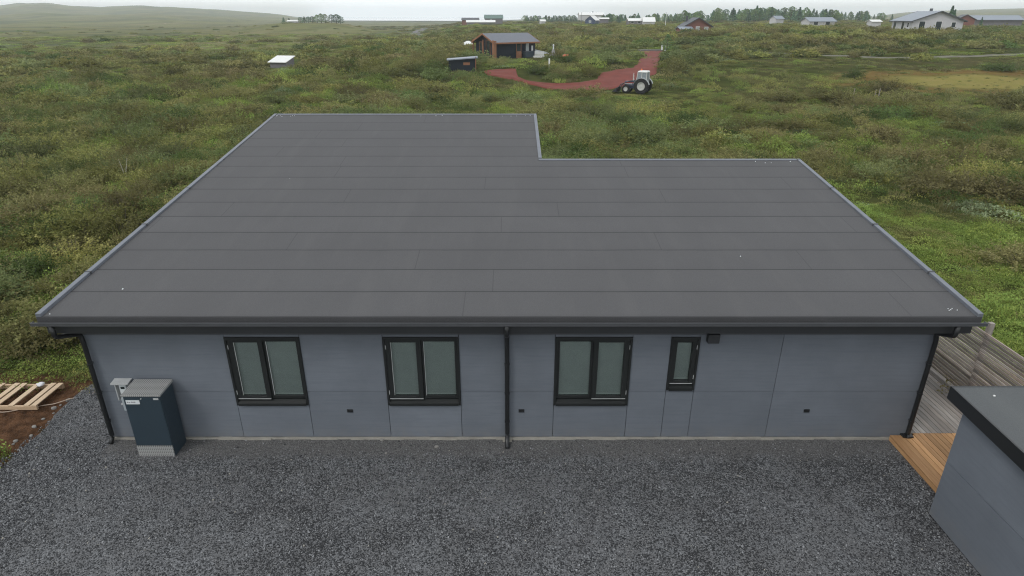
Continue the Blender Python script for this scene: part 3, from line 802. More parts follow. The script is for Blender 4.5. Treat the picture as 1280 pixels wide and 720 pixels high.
# vent cap pipe by the left roof edge
t = empty('vent_pipe', (-9.35, 14.4, 0), 0, 'short white capped pipe poking up just beyond the left roof edge', 'pipe')
gz = g(-9.35, 14.4)
mb = MB(); mb.cyl((0, 0, gz - .2), (0, 0, 2.72), .05, 12); mb.build('pipe_body', 'white_plastic', t)
mb = MB(); mb.tube([(0, 0, 2.66), (0, 0, 2.74), (0, 0, 2.76)], [.10, .10, .04], 14); mb.build('cap', 'white_paint', t)

# ------------------------------------------------------------------ utility cabinet and meter bracket
cb = empty('utility_cabinet', (-7.375, 10.83, 0), 0, 'dark navy utility cabinet with a perforated metal lid and foot strip standing against the wall', 'cabinet')
mb = MB(); mb.box(-.375, .375, -.24, .24, 0, 1.46); mb.build('body', 'cabinet_navy', cb, bevel=.006)
mb = MB(); mb.box(-.36, .36, -.252, -.242, .275, 1.44); dr = mb.build('door', 'cabinet_navy', cb, bevel=.004)
mb = MB(); mb.hexa([(-.39, -.265, 1.462), (.39, -.265, 1.462), (.39, .255, 1.49), (-.39, .255, 1.49)], [(-.39, -.265, 1.505), (.39, -.265, 1.505), (.39, .255, 1.55), (-.39, .255, 1.55)])
mb.build('lid', 'perforated_metal', cb, bevel=.004)
mb = MB(); mb.box(-.372, .372, -.26, -.243, .005, .265); mb.build('foot_strip', 'perforated_metal', cb)
mb = MB(); mb.box(-.325, -.055, -.262, -.2535, 1.285, 1.375); lb = mb.build('label_plate', 'white_plastic', dr)
def text(s, size, parent, loc, mat, rot=(R(90), 0, 0), name='lettering', align='LEFT'):
    cu = bpy.data.curves.new(name, 'FONT'); cu.body = s; cu.size = size; cu.extrude = .001; cu.align_x = align
    cu.materials.append(MATS[mat]); o = bpy.data.objects.new(name, cu); COL.objects.link(o)
    o.parent = parent; o.location = loc; o.rotation_euler = rot; return o
mb = MB()
for k, (w_, h_) in enumerate(((.014, .03), (.010, .022), (.014, .022), (.006, .010), (.012, .03), (.012, .026), (.016, .028), (.012, .03))):
    mb.box(-.305 + k * .022, -.305 + k * .022 + w_, -.2635, -.2622, 1.318, 1.318 + h_)
mb.build('print', 'grey_block', lb)
mb = MB(); mb.box(.235, .335, -.262, -.2535, 1.385, 1.425); mb.build('maker_plate', 'galvanised', dr)
mb = MB(); mb.cyl((-.01, -.252, 1.41), (-.01, -.268, 1.41), .012, 10); mb.build('lock', 'galvanised', dr)
mt = empty('meter_bracket', (-8.03, HY, 0), 0, 'small galvanised wall bracket holding a white meter box beside the navy cabinet', 'meter box')
mb = MB(); mb.box(-.17, .12, -.012, -.001, .86, 1.5); mb.box(-.17, -.15, -.1, -.012, 1.05, 1.48); mb.build('back_plate', 'galvanised', mt)
mb = MB(); mb.hexa([(-.19, -.18, 1.47), (.17, -.18, 1.47), (.17, -.002, 1.50), (-.19, -.002, 1.50)], [(-.19, -.18, 1.50), (.17, -.18, 1.50), (.17, -.002, 1.53), (-.19, -.002, 1.53)])
mb.build('hood', 'galvanised', mt, bevel=.004)
mb = MB(); mb.box(-.08, .06, -.10, -.014, 1.17, 1.42); mbx = mb.build('meter', 'white_plastic', mt, bevel=.008)
mb = MB(); mb.box(-.05, .03, -.106, -.101, 1.33, 1.38); mb.build('display', 'dark_glass', mbx)
mb = MB(); mb.box(-.10, .05, -.11, -.014, .80, 1.12); mb.build('junction_box', 'pale_conduit', mt, bevel=.006)
for x, z in ((-.15, 1.12), (-.15, .90), (.1, 1.12)):
    mb = MB(); mb.box(x - .03, x + .02, -.05, -.014, z, z + .035); mb.build('clamp', 'galvanised', mt)
mb = MB(); mb.tube(smoothpath([(.02, -.06, .94), (.06, -.07, .6), (.16, -.09, .3), (.24, -.13, .0)], .12), .02, 8); mb.build('conduit', 'pale_conduit', mt, smooth=True)

# ------------------------------------------------------------------ deck, fence, shed
dk = empty('wooden_deck', (8.2, 9, 0), 0, 'timber deck beside the house, grey weathered boards ending in fresh orange boards', 'deck')
def loc(mbo, ox, oy): mbo.M = Matrix.Translation((-ox, -oy, 0)); return mbo
mb = loc(MB(), 8.2, 9); x = 8.62
while x < 10.60: mb.box(x, x + .107, 11.20 + (0), 26, .095, .122); x += .12
mb.build('weathered_decking', 'grey_wood', dk, bevel=.003)
mb = loc(MB(), 8.2, 9); x = 8.30
while x < 10.60: mb.box(x, x + .107, 8.96, 11.192 if x > 8.6 else 11.12, .097, .125); x += .12
mb.build('new_decking', 'new_wood', dk, bevel=.003)
mb = loc(MB(), 8.2, 9); mb.box(8.13, 8.294, 8.96, 11.12, .093, .128); mb.box(8.13, 8.165, 8.965, 11.12, -.03, .092); mb.build('edge_board', 'new_wood', dk, bevel=.003)
mb = loc(MB(), 8.2, 9); mb.box(8.5, 10.6, 8.97, 9.02, -.03, .093); mb.box(8.56, 8.6, 11.2, 26, -.03, .115); mb.box(10.58, 10.70, 8.96, 26, .0, .20); mb.build('border_beam', 'grey_wood', dk)
fn = empty('slatted_fence', (10.75, 12, 0), 0, 'weathered brown slatted fence running along the far edge of the deck', 'fence')
mb = loc(MB(), 10.75, 12)
nsl = 21
for k in range(nsl):
    z0 = .20 + k * .0785
    for y0, y1 in ((8.2, 12.62), (12.63, 17.0), (17.01, 24)):
        mb.box(10.72, 10.742, y0, y1, z0 + rnd.uniform(-.003, .003), z0 + .052)
mb.build('slat_panel', 'fence_wood', fn)
for y in (8.7, 12.65, 16.6, 20.5):
    mb = loc(MB(), 10.75, 12); mb.box(10.755, 10.86, y - .055, y + .055, -.1, 2.06); mb.build('post', 'weathered_post', fn, bevel=.006)

sh = empty('grey_shed', (9.5, 6, 0), 0, 'blue-grey shed with a dark roof beside the orange deck boards', 'shed')
SX0, SX1, SY1, SY0 = 7.65, 12.5, 8.92, 2.0
def sz(y): return 2.60 - .045 * (9.15 - y)
mb = loc(MB(), 9.5, 6); P = [(SX0 + .02, SY0), (SX1, SY0), (SX1, SY1 - .02), (SX0 + .02, SY1 - .02)]
mb.hexa([(x, y, 0) for x, y in P], [(x, y, sz(y) - .17) for x, y in P]); sw = mb.build('wall', 'window_black', sh)
mb = loc(MB(), 9.5, 6)
for y0, y1 in ((2., 3.7), (3.7, 6.3), (6.3, SY1)):
    mb.box(SX0, SX0 + .018, y0 + .004, y1 - .004, .03, 1.206)
    mb.hexa([(SX0, y0 + .004, 1.214), (SX0 + .018, y0 + .004, 1.214), (SX0 + .018, y1 - .004, 1.214), (SX0, y1 - .004, 1.214)],
            [(SX0, y0 + .004, sz(y0) - .18), (SX0 + .018, y0 + .004, sz(y0) - .18), (SX0 + .018, y1 - .004, sz(y1) - .18), (SX0, y1 - .004, sz(y1) - .18)])
mb.box(SX0 + .02, SX1, SY1 - .018, SY1, .03, 1.206); mb.box(SX0 + .02, SX1, SY1 - .018, SY1, 1.214, 2.38)
mb.build('cladding_panels', 'cladding', sw)
mb = loc(MB(), 9.5, 6); P = [(7.52, 1.8), (12.7, 1.8), (12.7, 9.13), (7.52, 9.13)]
mb.hexa([(x, y, sz(y) - .16) for x, y in P], [(x, y, sz(y)) for x, y in P]); sr = mb.build('roof', 'shed_felt', sh)
mb = loc(MB(), 9.5, 6)
def sf(x0, x1, y0, y1): mb.hexa([(x0, y0, sz(y0) - .24), (x1, y0, sz(y0) - .24), (x1, y1, sz(y1) - .24), (x0, y1, sz(y1) - .24)], [(x0, y0, sz(y0) + .006), (x1, y0, sz(y0) + .006), (x1, y1, sz(y1) + .006), (x0, y1, sz(y1) + .006)])
sf(7.49, 7.519, 1.8, 9.16); sf(7.522, 12.7, 9.132, 9.16)
mb.build('fascia', 'black_metal', sh)
mb = loc(MB(), 9.5, 6); mb.add([(8.42, 1.9, sz(1.9) + .004), (8.44, 1.9, sz(1.9) + .004), (9.02, 9.1, sz(9.1) + .004), (9.0, 9.1, sz(9.1) + .004)], [(0, 1, 2, 3)])
mb.build('felt_seam', 'black_metal', sr)
mb = loc(MB(), 9.5, 6); mb.box(8.02, 8.05, 8.86, 8.885, sz(8.9), sz(8.9) + .015); mb.build('white_speck', 'white_paint', sr)

# ------------------------------------------------------------------ pallet, bag, rope, border stones
PX, PY = -11.03, 12.3; pg = max(g(-11.5, 12.8), g(-11, 12.3), g(-12, 13.2)) + .02
pl = empty('wooden_pallet', (PX, PY, pg), 0, 'pale open wooden pallet lying on brown soil beside the gravel', 'pallet')
mb = MB(); mb.box(-1.75, 0, -.05, 0, 0, .10); mb.build('front_beam', 'pallet_wood_x', pl, bevel=.003)
mb = MB(); mb.box(-1.75, 0, .86, .92, 0, .10); mb.build('rear_beam', 'pallet_wood_x', pl, bevel=.003)
for k, (x, dy) in enumerate(((-.13, 0), (-.30, 0), (-.66, -.02), (-1.01, 0), (-1.19, 0), (-1.55, 0))):
    mb = MB(); mb.box(x, x + .125, -.05, .93 + dy, .102, .124); mb.build('board', 'pallet_wood', pl, bevel=.002)
bm = bmesh.new(); bmesh.ops.create_icosphere(bm, subdivisions=3, radius=.075)
for v in bm.verts:
    n_ = float(fbm(np.array([v.co.x * 16 + 4]), np.array([v.co.y * 16 + v.co.z * 13]), 3, 2)[0]); v.co *= 1 + .55 * n_; v.co.z *= .6; v.co.x *= 1.1
me = bpy.data.meshes.new('plastic_bag'); bm.to_mesh(me); bm.free(); me.materials.append(MATS['plastic_bag'])
o = bpy.data.objects.new('plastic_bag', me); COL.objects.link(o); o.location = (PX - .50, PY + .82, pg + .15); tag(o, 'crumpled white plastic bag caught on the wooden pallet', 'bag')
mb = MB(); pts = []
for k in range(30):
    t_ = k / 29; x = -12.6 + 2.5 * t_; y = 12.02 + .15 * t_ + .85 * t_ ** 2.2 + .03 * math.sin(k * 1.1)
    pts.append((x, y, g(x, y) + .05 + .015 * math.sin(k * .9)))
mb.tube(pts, .011, 6); tag(mb.build('rope', 'rope', smooth=True), 'thin pale rope lying on the soil in front of the pallet', 'rope')
def rock_mesh(name, seed, mat, sub=2):
    bm = bmesh.new(); bmesh.ops.create_icosphere(bm, subdivisions=sub, radius=1); r = random.Random(seed)
    dirs = [Vector((r.gauss(0, 1), r.gauss(0, 1), r.gauss(0, 1))).normalized() for _ in range(7)]; ds = [r.uniform(.55, .85) for _ in dirs]
    for v in bm.verts:
        for d, k in zip(dirs, ds):
            q = v.co.dot(d)
            if q > k: v.co -= d * (q - k)
    me = bpy.data.meshes.new(name); bm.to_mesh(me); bm.free(); me.materials.append(MATS[mat]); return me
rocks = [rock_mesh('stone', s, 'grey_stone') for s in range(3)]
for k in range(16):
    y = 10.1 + 3.2 * (k + rnd.random() * .8) / 16; x = -10.55 + rnd.uniform(-.22, .10)
    o = bpy.data.objects.new('stone', rocks[k % 3]); COL.objects.link(o); s = rnd.uniform(.03, .065)
    o.scale = (s, s * rnd.uniform(.7, 1), s * .6); o.rotation_euler = (0, 0, rnd.uniform(0, 6)); o.location = (x, y, g(x, y) + s * .25)
    tag(o, 'grey stone in the loose row edging the gravel by the pallet', 'stone', 'stones edging the gravel')
for (u, v, s) in ((478, 553.5, .045), (546, 562, .05), (483, 570, .03)):
    x, y = gp(u, v); o = bpy.data.objects.new('stone', rocks[0]); COL.objects.link(o); o.scale = (s, s, s * .6); o.location = (x, y, .015)
    tag(o, {478: 'small pale stone at the wall foot under the second window', 546: 'pale rounded stone on the gravel right of the second window', 483: 'tiny pale stone on open gravel before the second window'}[u], 'stone')

# ------------------------------------------------------------------ generic building
def gable_building(name, label, cat, x, y, rz_, Lx, W, h, rh, wallm, roofm, oh=.35, trimm=None, wins=(), base=-.6, group=None, ridge_along='x', chimneys=(), z=None):
    z = g(x, y) if z is None else z
    t = empty(name, (x, y, z), rz_, label, cat, group)
    mb = MB(); a, b = Lx / 2, W / 2
    mb.hexa([(-a, -b, base), (a, -b, base), (a, b, base), (-a, b, base)], [(-a, -b, h), (a, -b, h), (a, b, h), (-a, b, h)])
    mb.add([(-a, -b, h), (-a, b, h), (-a, 0, h + rh), (a, -b, h), (a, b, h), (a, 0, h + rh)], [(0, 1, 2), (3, 5, 4), (0, 2, 5, 3), (1, 4, 5, 2)])
    wl = mb.build('wall', wallm, t)
    sl = rh / b; mb = MB(); A = a + oh; B = b + oh; th = .12
    for s in (-1, 1):
        e0 = (h - oh * sl); r0 = h + rh
        mb.hexa([(-A, s * B, e0 + .02), (A, s * B, e0 + .02), (A, 0, r0 + .02), (-A, 0, r0 + .02)], [(-A, s * B, e0 + th), (A, s * B, e0 + th), (A, 0, r0 + th), (-A, 0, r0 + th)])
    rf = mb.build('roof', roofm, t)
    if trimm:
        mb = MB()
        for s in (-1, 1):
            e0 = h - oh * sl
            for X in (-A - .04, A + .005):
                mb.hexa([(X, s * B, e0 - .1), (X + .035, s * B, e0 - .1), (X + .035, 0, h + rh - .1), (X, 0, h + rh - .1)], [(X, s * B, e0 + th + .03), (X + .035, s * B, e0 + th + .03), (X + .035, 0, h + rh + th + .03), (X, 0, h + rh + th + .03)])
            mb.box(-A, A, s * (B + .005), s * (B + .04), e0 - .1, e0 + th)
        mb.build('roof_trim', trimm, rf)
    for wq in wins:   # (side, pos, z0, width, height, mat, framemat, partname)
        side, p, z0, ww, hh, wm, fm = wq[:7]; pn = wq[7] if len(wq) > 7 else 'window'
        def bx(m_, d0, d1, u0, u1, q0, q1):
            if side == 'front': m_.box(u0, u1, -b - d1, -b - d0, q0, q1)
            elif side == 'back': m_.box(u0, u1, b + d0, b + d1, q0, q1)
            elif side == 'left': m_.box(-a - d1, -a - d0, u0, u1, q0, q1)
            else: m_.box(a + d0, a + d1, u0, u1, q0, q1)
        m_ = MB(); f_ = .08
        bx(m_, .002, .06, p - ww / 2 - f_, p - ww / 2, z0 - f_, z0 + hh + f_); bx(m_, .002, .06, p + ww / 2, p + ww / 2 + f_, z0 - f_, z0 + hh + f_)
        bx(m_, .002, .06, p - ww / 2, p + ww / 2, z0 - f_, z0); bx(m_, .002, .06, p - ww / 2, p + ww / 2, z0 + hh, z0 + hh + f_)
        wo = m_.build(pn, fm, t)
        m_ = MB(); bx(m_, .004, .03, p - ww / 2, p + ww / 2, z0, z0 + hh); m_.build('pane' if pn == 'window' else 'panel', wm, wo)
    for (cx, cy, ch) in chimneys:
        mb = MB(); mb.box(cx - .25, cx + .25, cy - .25, cy + .25, h, h + rh + ch); mb.build('chimney', 'dark_roof', rf)
    return t, wl, rf

# cabin with the brown timber trim
CY = 107.2; cx_ = at_dist(632, CY, 66)
cabin, cw, cr = gable_building('timber_cabin', 'dark navy timber cabin with brown trim and slate-grey gable roof behind the red road', 'cabin', cx_, CY, R(34),
    7.6, 5.6, 2.45, 1.05, 'wall_navy', 'slate_roof', oh=.55, trimm='brown_timber',
    wins=[('front', .6, 1.0, .8, 1.25, 'dark_glass', 'brown_timber'), ('front', 2.25, 1.0, .62, 1.2, 'curtain', 'wall_navy'), ('front', 3.2, 1.1, .16, .6, 'white_paint', 'offwhite_wall', 'wall_lamp'),
          ('left', -.9, .3, 1.1, 2.3, 'dark_glass', 'brown_timber'), ('left', 1.3, .3, .8, 2.0, 'dark_glass', 'brown_timber')], z=g(cx_, CY) - .05)
mb = MB(); mb.box(-4.35, -3.85, -3.3, -2.85, -.4, 2.6); mb.box(.1, 1.1, -2.9, -2.83, -.3, .92); mb.build('brown_panel', 'brown_timber', cabin)
for py in (-3.0, -.1, 2.9):
    mb = MB(); mb.box(-4.3, -4.15, py, py + .15, -.4, 2.7); mb.build('porch_post', 'brown_timber', cabin)
mb = MB(); mb.box(-4.5, -3.82, -3.3, 3.2, -.5, .05); mb.build('porch', 'brown_timber', cabin)
mb = MB(); mb.box(1.3, 2.9, -3.75, -2.9, -.2, .95); tb = mb.build('hot_tub', 'cabinet_navy', cabin, bevel=.05)
# white railing terrace on the right side of the cabin
tx = at_dist(679, 105, 70); ty = 105.0; tzz = g(tx, ty)
t = empty('white_terrace', (tx, ty, tzz), R(8), 'small white-fenced terrace at the right side of the navy cabin', 'terrace')
mb = MB(); mb.box(-1.5, 1.9, -.8, 1.2, -.3, .18); mb.build('floor_boards', 'white_paint', t)
mb = MB()
for k in range(9): mb.box(-1.5 + k * .17, -1.4 + k * .17, -.83, -.8, .15, .95 - .02 * k)
mb.box(-1.5, 0, -.86, -.832, .8, .88); mb.build('railing', 'white_paint', t)
mb = MB(); mb.hexa([(-1.2, .1, .5), (1.0, .1, .5), (1.0, .8, .5), (-1.2, .8, .5)], [(-1.2, .1, 1.15), (.6, .1, .75), (.6, .8, .75), (-1.2, .8, 1.15)]); mb.build('table_cover', 'curtain', t)
# outdoor fireplace
fx = at_dist(691.5, 101, 70); t = empty('outdoor_fireplace', (fx, 101, g(fx, 101)), 0, 'grey conical outdoor fireplace with a chimney right of the white terrace', 'fireplace')
mb = MB(); mb.tube([(0, 0, -.2), (0, 0, .5), (0, 0, 1.0), (0, 0, 1.45), (0, 0, 1.5)], [.52, .52, .34, .16, .12], 12); bd = mb.build('hearth', 'grey_stone', t)
mb = MB(); mb.cyl((0, 0, 1.48), (0, 0, 2.05), .09, 10); mb.tube([(0, 0, 2.05), (0, 0, 2.2)], [.16, .05], 8); mb.build('chimney', 'white_plastic', t)
mb = MB(); mb.box(-.24, .24, -.56, -.44, .2, .62); mb.build('fire_opening', 'black_ink', t)
# orange trough
fx = at_dist(707.5, 101, 74); t = empty('picnic_bench', (fx, 101, g(fx, 101) + .1), 0, 'small orange-red bench standing in bushes right of the outdoor fireplace', 'bench')
mb = MB(); mb.hexa([(-.5, -.4, .5), (.5, -.4, .5), (.5, .4, .5), (-.5, .4, .5)], [(-.3, -.3, .72), (.3, -.3, .72), (.3, .3, .72), (-.3, .3, .72)]); mb.box(-.6, .6, -.5, .5, .40, .49); mb.build('seat', 'orange_paint', t)
for sx in (-.4, .4):
    mb = MB(); mb.box(sx - .06, sx + .06, -.35, .35, -.3, .39); mb.build('leg', 'orange_paint', t)
def post(u, v, Y, h, w, mat, label, cat='post', name='white_post', group=None, tilt=0):
    x = at_dist(u, Y, v); mb = MB(); mb.hexa([(-w, -w, -.3), (w, -w, -.3), (w, w, -.3), (-w, w, -.3)], [(-w * .9 + tilt, -w * .9, h), (w * .9 + tilt, -w * .9, h), (w * .9 + tilt, w * .9, h), (-w * .9 + tilt, w * .9, h)])
    o = mb.build(name, mat); o.location = (x, Y, g(x, Y)); return tag(o, label, cat, group)
post(686.5, 82, 93, 1.35, .11, 'white_paint', 'white post standing between the white terrace and the planted roundabout')
t = post(827, 66, 122, 1.0, .14, 'white_paint', 'white marker post right of the top of the red road')
post(831, 67, 121, .9, .10, 'white_paint', 'thinner white marker post just beside the one topping the red road')
# lean-to
LY = 93.0; lx_ = at_dist(578, LY, 80)
t = empty('lean_to_shed', (lx_, LY, g(lx_, LY)), R(6), 'low dark lean-to shed with a grey sloping roof left of the navy cabin', 'shed')
mb = MB(); mb.hexa([(-1.9, -.9, -.3), (1.9, -.9, -.3), (1.9, .9, -.3), (-1.9, .9, -.3)], [(-1.9, -.9, 1.3), (1.9, -.9, 1.55), (1.9, .9, 1.6), (-1.9, .9, 1.3)]); mb.build('wall', 'wall_navy', t)
mb = MB(); mb.hexa([(-2.15, -1.2, 1.32), (2.15, -1.2, 1.60), (2.15, 1.1, 1.65), (-2.15, 1.1, 1.35)], [(-2.15, -1.2, 1.44), (2.15, -1.2, 1.72), (2.15, 1.1, 1.78), (-2.15, 1.1, 1.48)]); mb.build('roof', 'bluegrey_roof', t)
mb = MB(); mb.box(.1, 1.0, -.96, -.905, .7, 1.05); mb.build('hatch', 'brown_timber', t)
mb = MB(); mb.box(1.75, 1.86, -1.1, -1.0, -.3, 1.78); mb.build('corner_post', 'brown_timber', t)
# low white-topped shed on the left
x_, y_ = gp(351, 77); y_ = 110.0; x_ = at_dist(352, y_, 73)
t = empty('white_roofed_shed', (x_, y_, g(x_, y_) - .45), R(-14), 'white slanted shed roof rising out of the bushes left of centre', 'shed')
mb = MB(); mb.hexa([(-1.5, -1.2, -.5), (1.5, -1.2, -.5), (1.5, 1.2, -.5), (-1.5, 1.2, -.5)], [(-1.5, -1.2, 1.42), (1.5, -1.2, 1.42), (1.5, 1.2, 2.10), (-1.5, 1.2, 2.10)]); mb.build('wall', 'grey_block', t)
mb = MB(); mb.hexa([(-1.75, -1.5, 1.36), (1.65, -1.5, 1.36), (1.65, 1.5, 2.22), (-1.75, 1.5, 2.22)], [(-1.75, -1.5, 1.44), (1.65, -1.5, 1.44), (1.65, 1.5, 2.30), (-1.75, 1.5, 2.30)]); mb.build('roof', 'white_paint', t)
# white tent
y_ = 142.0; x_ = at_dist(585, y_, 53)
t = empty('white_tent', (x_, y_, g(x_, y_) - .6), R(20), 'small white-roofed hut half hidden in bushes left of the navy cabin', 'hut')
mb = MB(); mb.box(-1.1, 1.1, -1.1, 1.1, -.5, .9); mb.build('wall', 'grey_block', t)
mb = MB(); mb.add([(-1.4, -1.4, .9), (1.4, -1.4, .9), (1.4, 1.4, .9), (-1.4, 1.4, .9), (-.3, 0, 1.75), (.3, 0, 1.75)], [(0, 1, 5, 4), (1, 2, 5), (2, 3, 4, 5), (3, 0, 4), (3, 2, 1, 0)]); mb.build('roof', 'white_paint', t)

# ------------------------------------------------------------------ distant houses
def house_at(u, Y, *a, **k):
    x = at_dist(u, Y); return x, Y
Y = 168; x = at_dist(1158, Y)
white, _, _ = gable_building('white_house', 'white bungalow with blue-grey gable roof on the ridge at upper right', 'house', x, Y, R(-95), 10.5, 11.5, 2.3, 2.0, 'offwhite_wall', 'bluegrey_roof', oh=.6, trimm='dark_roof',
    wins=[('right', -3.6, .1, 1.3, 2.0, 'dark_glass', 'white_paint'), ('right', .2, .1, 1.3, 2.0, 'dark_glass', 'white_paint'), ('right', 3.6, .8, .9, 1.1, 'dark_glass', 'white_paint'),
          ('front', -3.6, .1, 1.4, 2.0, 'dark_glass', 'white_paint'), ('front', .6, .1, 1.2, 2.0, 'dark_glass', 'white_paint'), ('front', 3.2, .8, .8, 1.0, 'dark_glass', 'white_paint')], chimneys=[(-.5, .6, .7)], z=g(x, Y) + .35)
mb = MB(); mb.M = Matrix.Rotation(R(95), 4, 'Z'); mb.box(-5, 4.5, -8.4, -8.0, -1.6, .1); mb.box(5.3, 8.2, -7.8, -7.4, -1.6, .1); mb.build('terrace_wall', 'grey_block', white)
x = at_dist(869, 188)
gable_building('brick_house', 'red-brown brick house with dark gable roof standing left of the forest', 'house', x, 188, R(90), 6, 7.2, 1.5, 2.0, 'red_brick', 'dark_roof', oh=.5, trimm='dark_roof',
    wins=[('left', -2.3, .3, 1.0, .9, 'curtain', 'white_paint'), ('left', 0, .2, .9, 1.1, 'curtain', 'white_paint'), ('left', 2.2, .3, 1.0, .9, 'curtain', 'white_paint')], chimneys=[(2.5, 1.8, .5)], z=g(x, 188) + .35)
x = at_dist(856, 184)
gable_building('low_annex', 'low grey-roofed annex at the left side of the red-brown brick house', 'shed', x, 184, R(10), 3.4, 3, 1.2, .5, 'red_brick', 'bluegrey_roof', z=g(x, 184))
x = at_dist(1238, 245)
gable_building('long_grey_house', 'long low house with a wide grey roof right of the dark conifer', 'house', x, 245, R(-4), 17, 7, 1.5, 1.3, 'grey_block', 'bluegrey_roof', oh=.6, trimm='dark_roof', z=g(x, 245) + 1.1)
x = at_dist(1203, 225)
gable_building('small_brown_house', 'small brown gabled house between the conifer and the long grey house', 'house', x, 225, R(70), 6, 5, 1.9, 1.3, 'red_brick', 'dark_roof', oh=.5, z=g(x, 225) + .9)
x = at_dist(1022, 250)
gable_building('grey_roofed_house', 'grey-roofed white house at the forest edge in the upper right distance', 'house', x, 250, R(5), 9.6, 6.4, 1.5, 1.2, 'offwhite_wall', 'bluegrey_roof', oh=.5, wins=[('front', -2.5, .2, 1.6, 1.1, 'dark_glass', 'white_paint'), ('front', 2, .2, 1.6, 1.1, 'dark_glass', 'white_paint')], z=g(x, 250) + .4)
x = at_dist(970, 300)
gable_building('forest_cottage', 'pale grey cottage half hidden among trees at the forest edge', 'cottage', x, 300, R(25), 4.6, 3.6, 1.4, 1.1, 'offwhite_wall', 'bluegrey_roof', z=g(x, 300) + 1.0)
x = at_dist(793, 300)
gable_building('white_cottage', 'left one of two pale white-roofed cottages before the forest', 'cottage', x, 300, R(3), 6.2, 5, 1.3, .9, 'grey_block', 'white_paint', wins=[('front', -1.5, .3, 1.2, .8, 'dark_glass', 'white_paint'), ('front', 1.5, .3, 1.2, .8, 'dark_glass', 'white_paint')], z=g(x, 300) + .5)
x = at_dist(810, 296)
gable_building('white_cottage', 'right one of two pale white-roofed cottages before the forest', 'cottage', x, 296, R(-3), 4.8, 6, 1.2, 1.6, 'offwhite_wall', 'white_paint', z=g(x, 296) + .4)
x = at_dist(601, 330)
gable_building('long_white_barn', 'long low white barn far beyond the navy cabin', 'barn', x, 330, R(2), 13.5, 5, .9, .8, 'grey_block', 'white_paint', z=g(x, 330) + .3)
x = at_dist(587, 331)
gable_building('brown_shed', 'low brown shed at the left end of the long white barn', 'shed', x, 338, R(0), 8, 5, 1.6, .9, 'red_brick', 'dark_roof', z=g(x, 338) + .6)
x = at_dist(617, 352)
gable_building('green_roofed_house', 'dark house with a green roof behind the long white barn', 'house', x, 352, R(4), 9, 7, 2.0, 1.6, 'grey_block', 'green_roof', wins=[('front', -1.5, .5, .9, 1.1, 'curtain', 'white_paint')], z=g(x, 352) + .9)
x = at_dist(740, 330)
gable_building('dark_gabled_house', 'dark gabled house with pale eaves in the centre distance', 'house', x, 330, R(64), 6, 5.0, 1.5, 1.9, 'tractor_blue', 'white_paint', wins=[('left', 0, .4, 1.0, .9, 'curtain', 'white_paint')], z=g(x, 330) + .6)
x = at_dist(754, 340)
gable_building('white_shed', 'tiny white-roofed shed just right of the dark gabled house', 'shed', x, 340, R(0), 4.6, 3.5, 1.7, .5, 'grey_block', 'white_paint', z=g(x, 340) + .6)
x = at_dist(738, 400)
gable_building('white_roofed_farmhouse', 'farmhouse with a broad white roof behind the dark gabled house', 'house', x, 400, R(2), 14, 8, 2.2, 1.3, 'offwhite_wall', 'white_paint', chimneys=[(1.2, .5, .6)], z=g(x, 400) + 2.1)
x = at_dist(678, 360)
gable_building('grey_hut', 'tiny pale hut in the heath between the barn and the dark gabled house', 'hut', x, 360, R(15), 2.5, 2.5, 1.1, .7, 'offwhite_wall', 'white_paint', z=g(x, 360) + .3)
x = at_dist(367, 420)
gable_building('far_white_cottage', 'white-roofed cottage among the far left row of trees', 'cottage', x, 420, R(4), 6.2, 4.5, 1.0, .6, 'offwhite_wall', 'white_paint', z=g(x, 420) + .1)
x = at_dist(1092, 230)
gable_building('pale_hut', 'tiny pale hut left of the white bungalow among shrubs', 'hut', x, 230, R(4), 3.2, 3, 1.1, .5, 'offwhite_wall', 'white_paint', z=g(x, 230) + .9)
post(832.3, 25, 280, 5.2, .09, 'white_paint', 'tall pale utility pole left of the red-brown brick house', 'pole', 'utility_pole')
post(727, 22, 340, 5.5, .09, 'grey_block', 'thin pole standing left of the white-roofed farmhouse', 'pole', 'utility_pole')

# heath details on the right
for (u, v, h, lab) in ((1066, 122, 1.0, 'leftmost pale wooden stake on the heath right of centre'), (1093, 121, .8, 'short middle wooden stake standing on the heath'), (1097.5, 123, 1.05, 'tallest pale stake right beside the short middle one')):
    x, y = gp(u, v); post(u, v, y, h, .035, 'weathered_post', lab, 'stake', 'wooden_stake', 'stakes on the heath', .03)
for (u, v, s, lab, mm) in ((1236, 122.5, .42, 'dark left stump in front of the yellow meadow', 'log_wood'), (1244.5, 122, .40, 'dark right stump in front of the yellow meadow', 'log_wood'), (1261, 121, .50, 'grey boulder right of the two stumps by the meadow', 'grey_stone'), (1279, 118, .5, 'white boulder at the right photo edge by the meadow', 'white_paint'), (1223, 163.5, .34, 'rusty brown lump lying in the heath right of the roof', 'rust')):
    x, y = gp(u, v); me = rock_mesh('boulder' if 'stump' not in lab else 'tree_stump', hash(lab) % 99 if False else int(u), mm)
    o = bpy.data.objects.new('tree_stump' if 'stump' in lab else ('rusty_lump' if 'rusty' in lab else 'boulder'), me); COL.objects.link(o)
    o.scale = (s, s * .8, s * .75); o.location = (x, y, g(x, y) + s * .45); tag(o, lab, 'stump' if 'stump' in lab else ('lump' if 'rusty' in lab else 'boulder'))

# ------------------------------------------------------------------ tractor
tx, ty = gp(803, 116.5); TZ = g(tx, ty)
tr = empty('tractor', (tx, ty, TZ), R(180 - 26), 'old tractor with white cab and front loader parked where the red road bends', 'tractor')
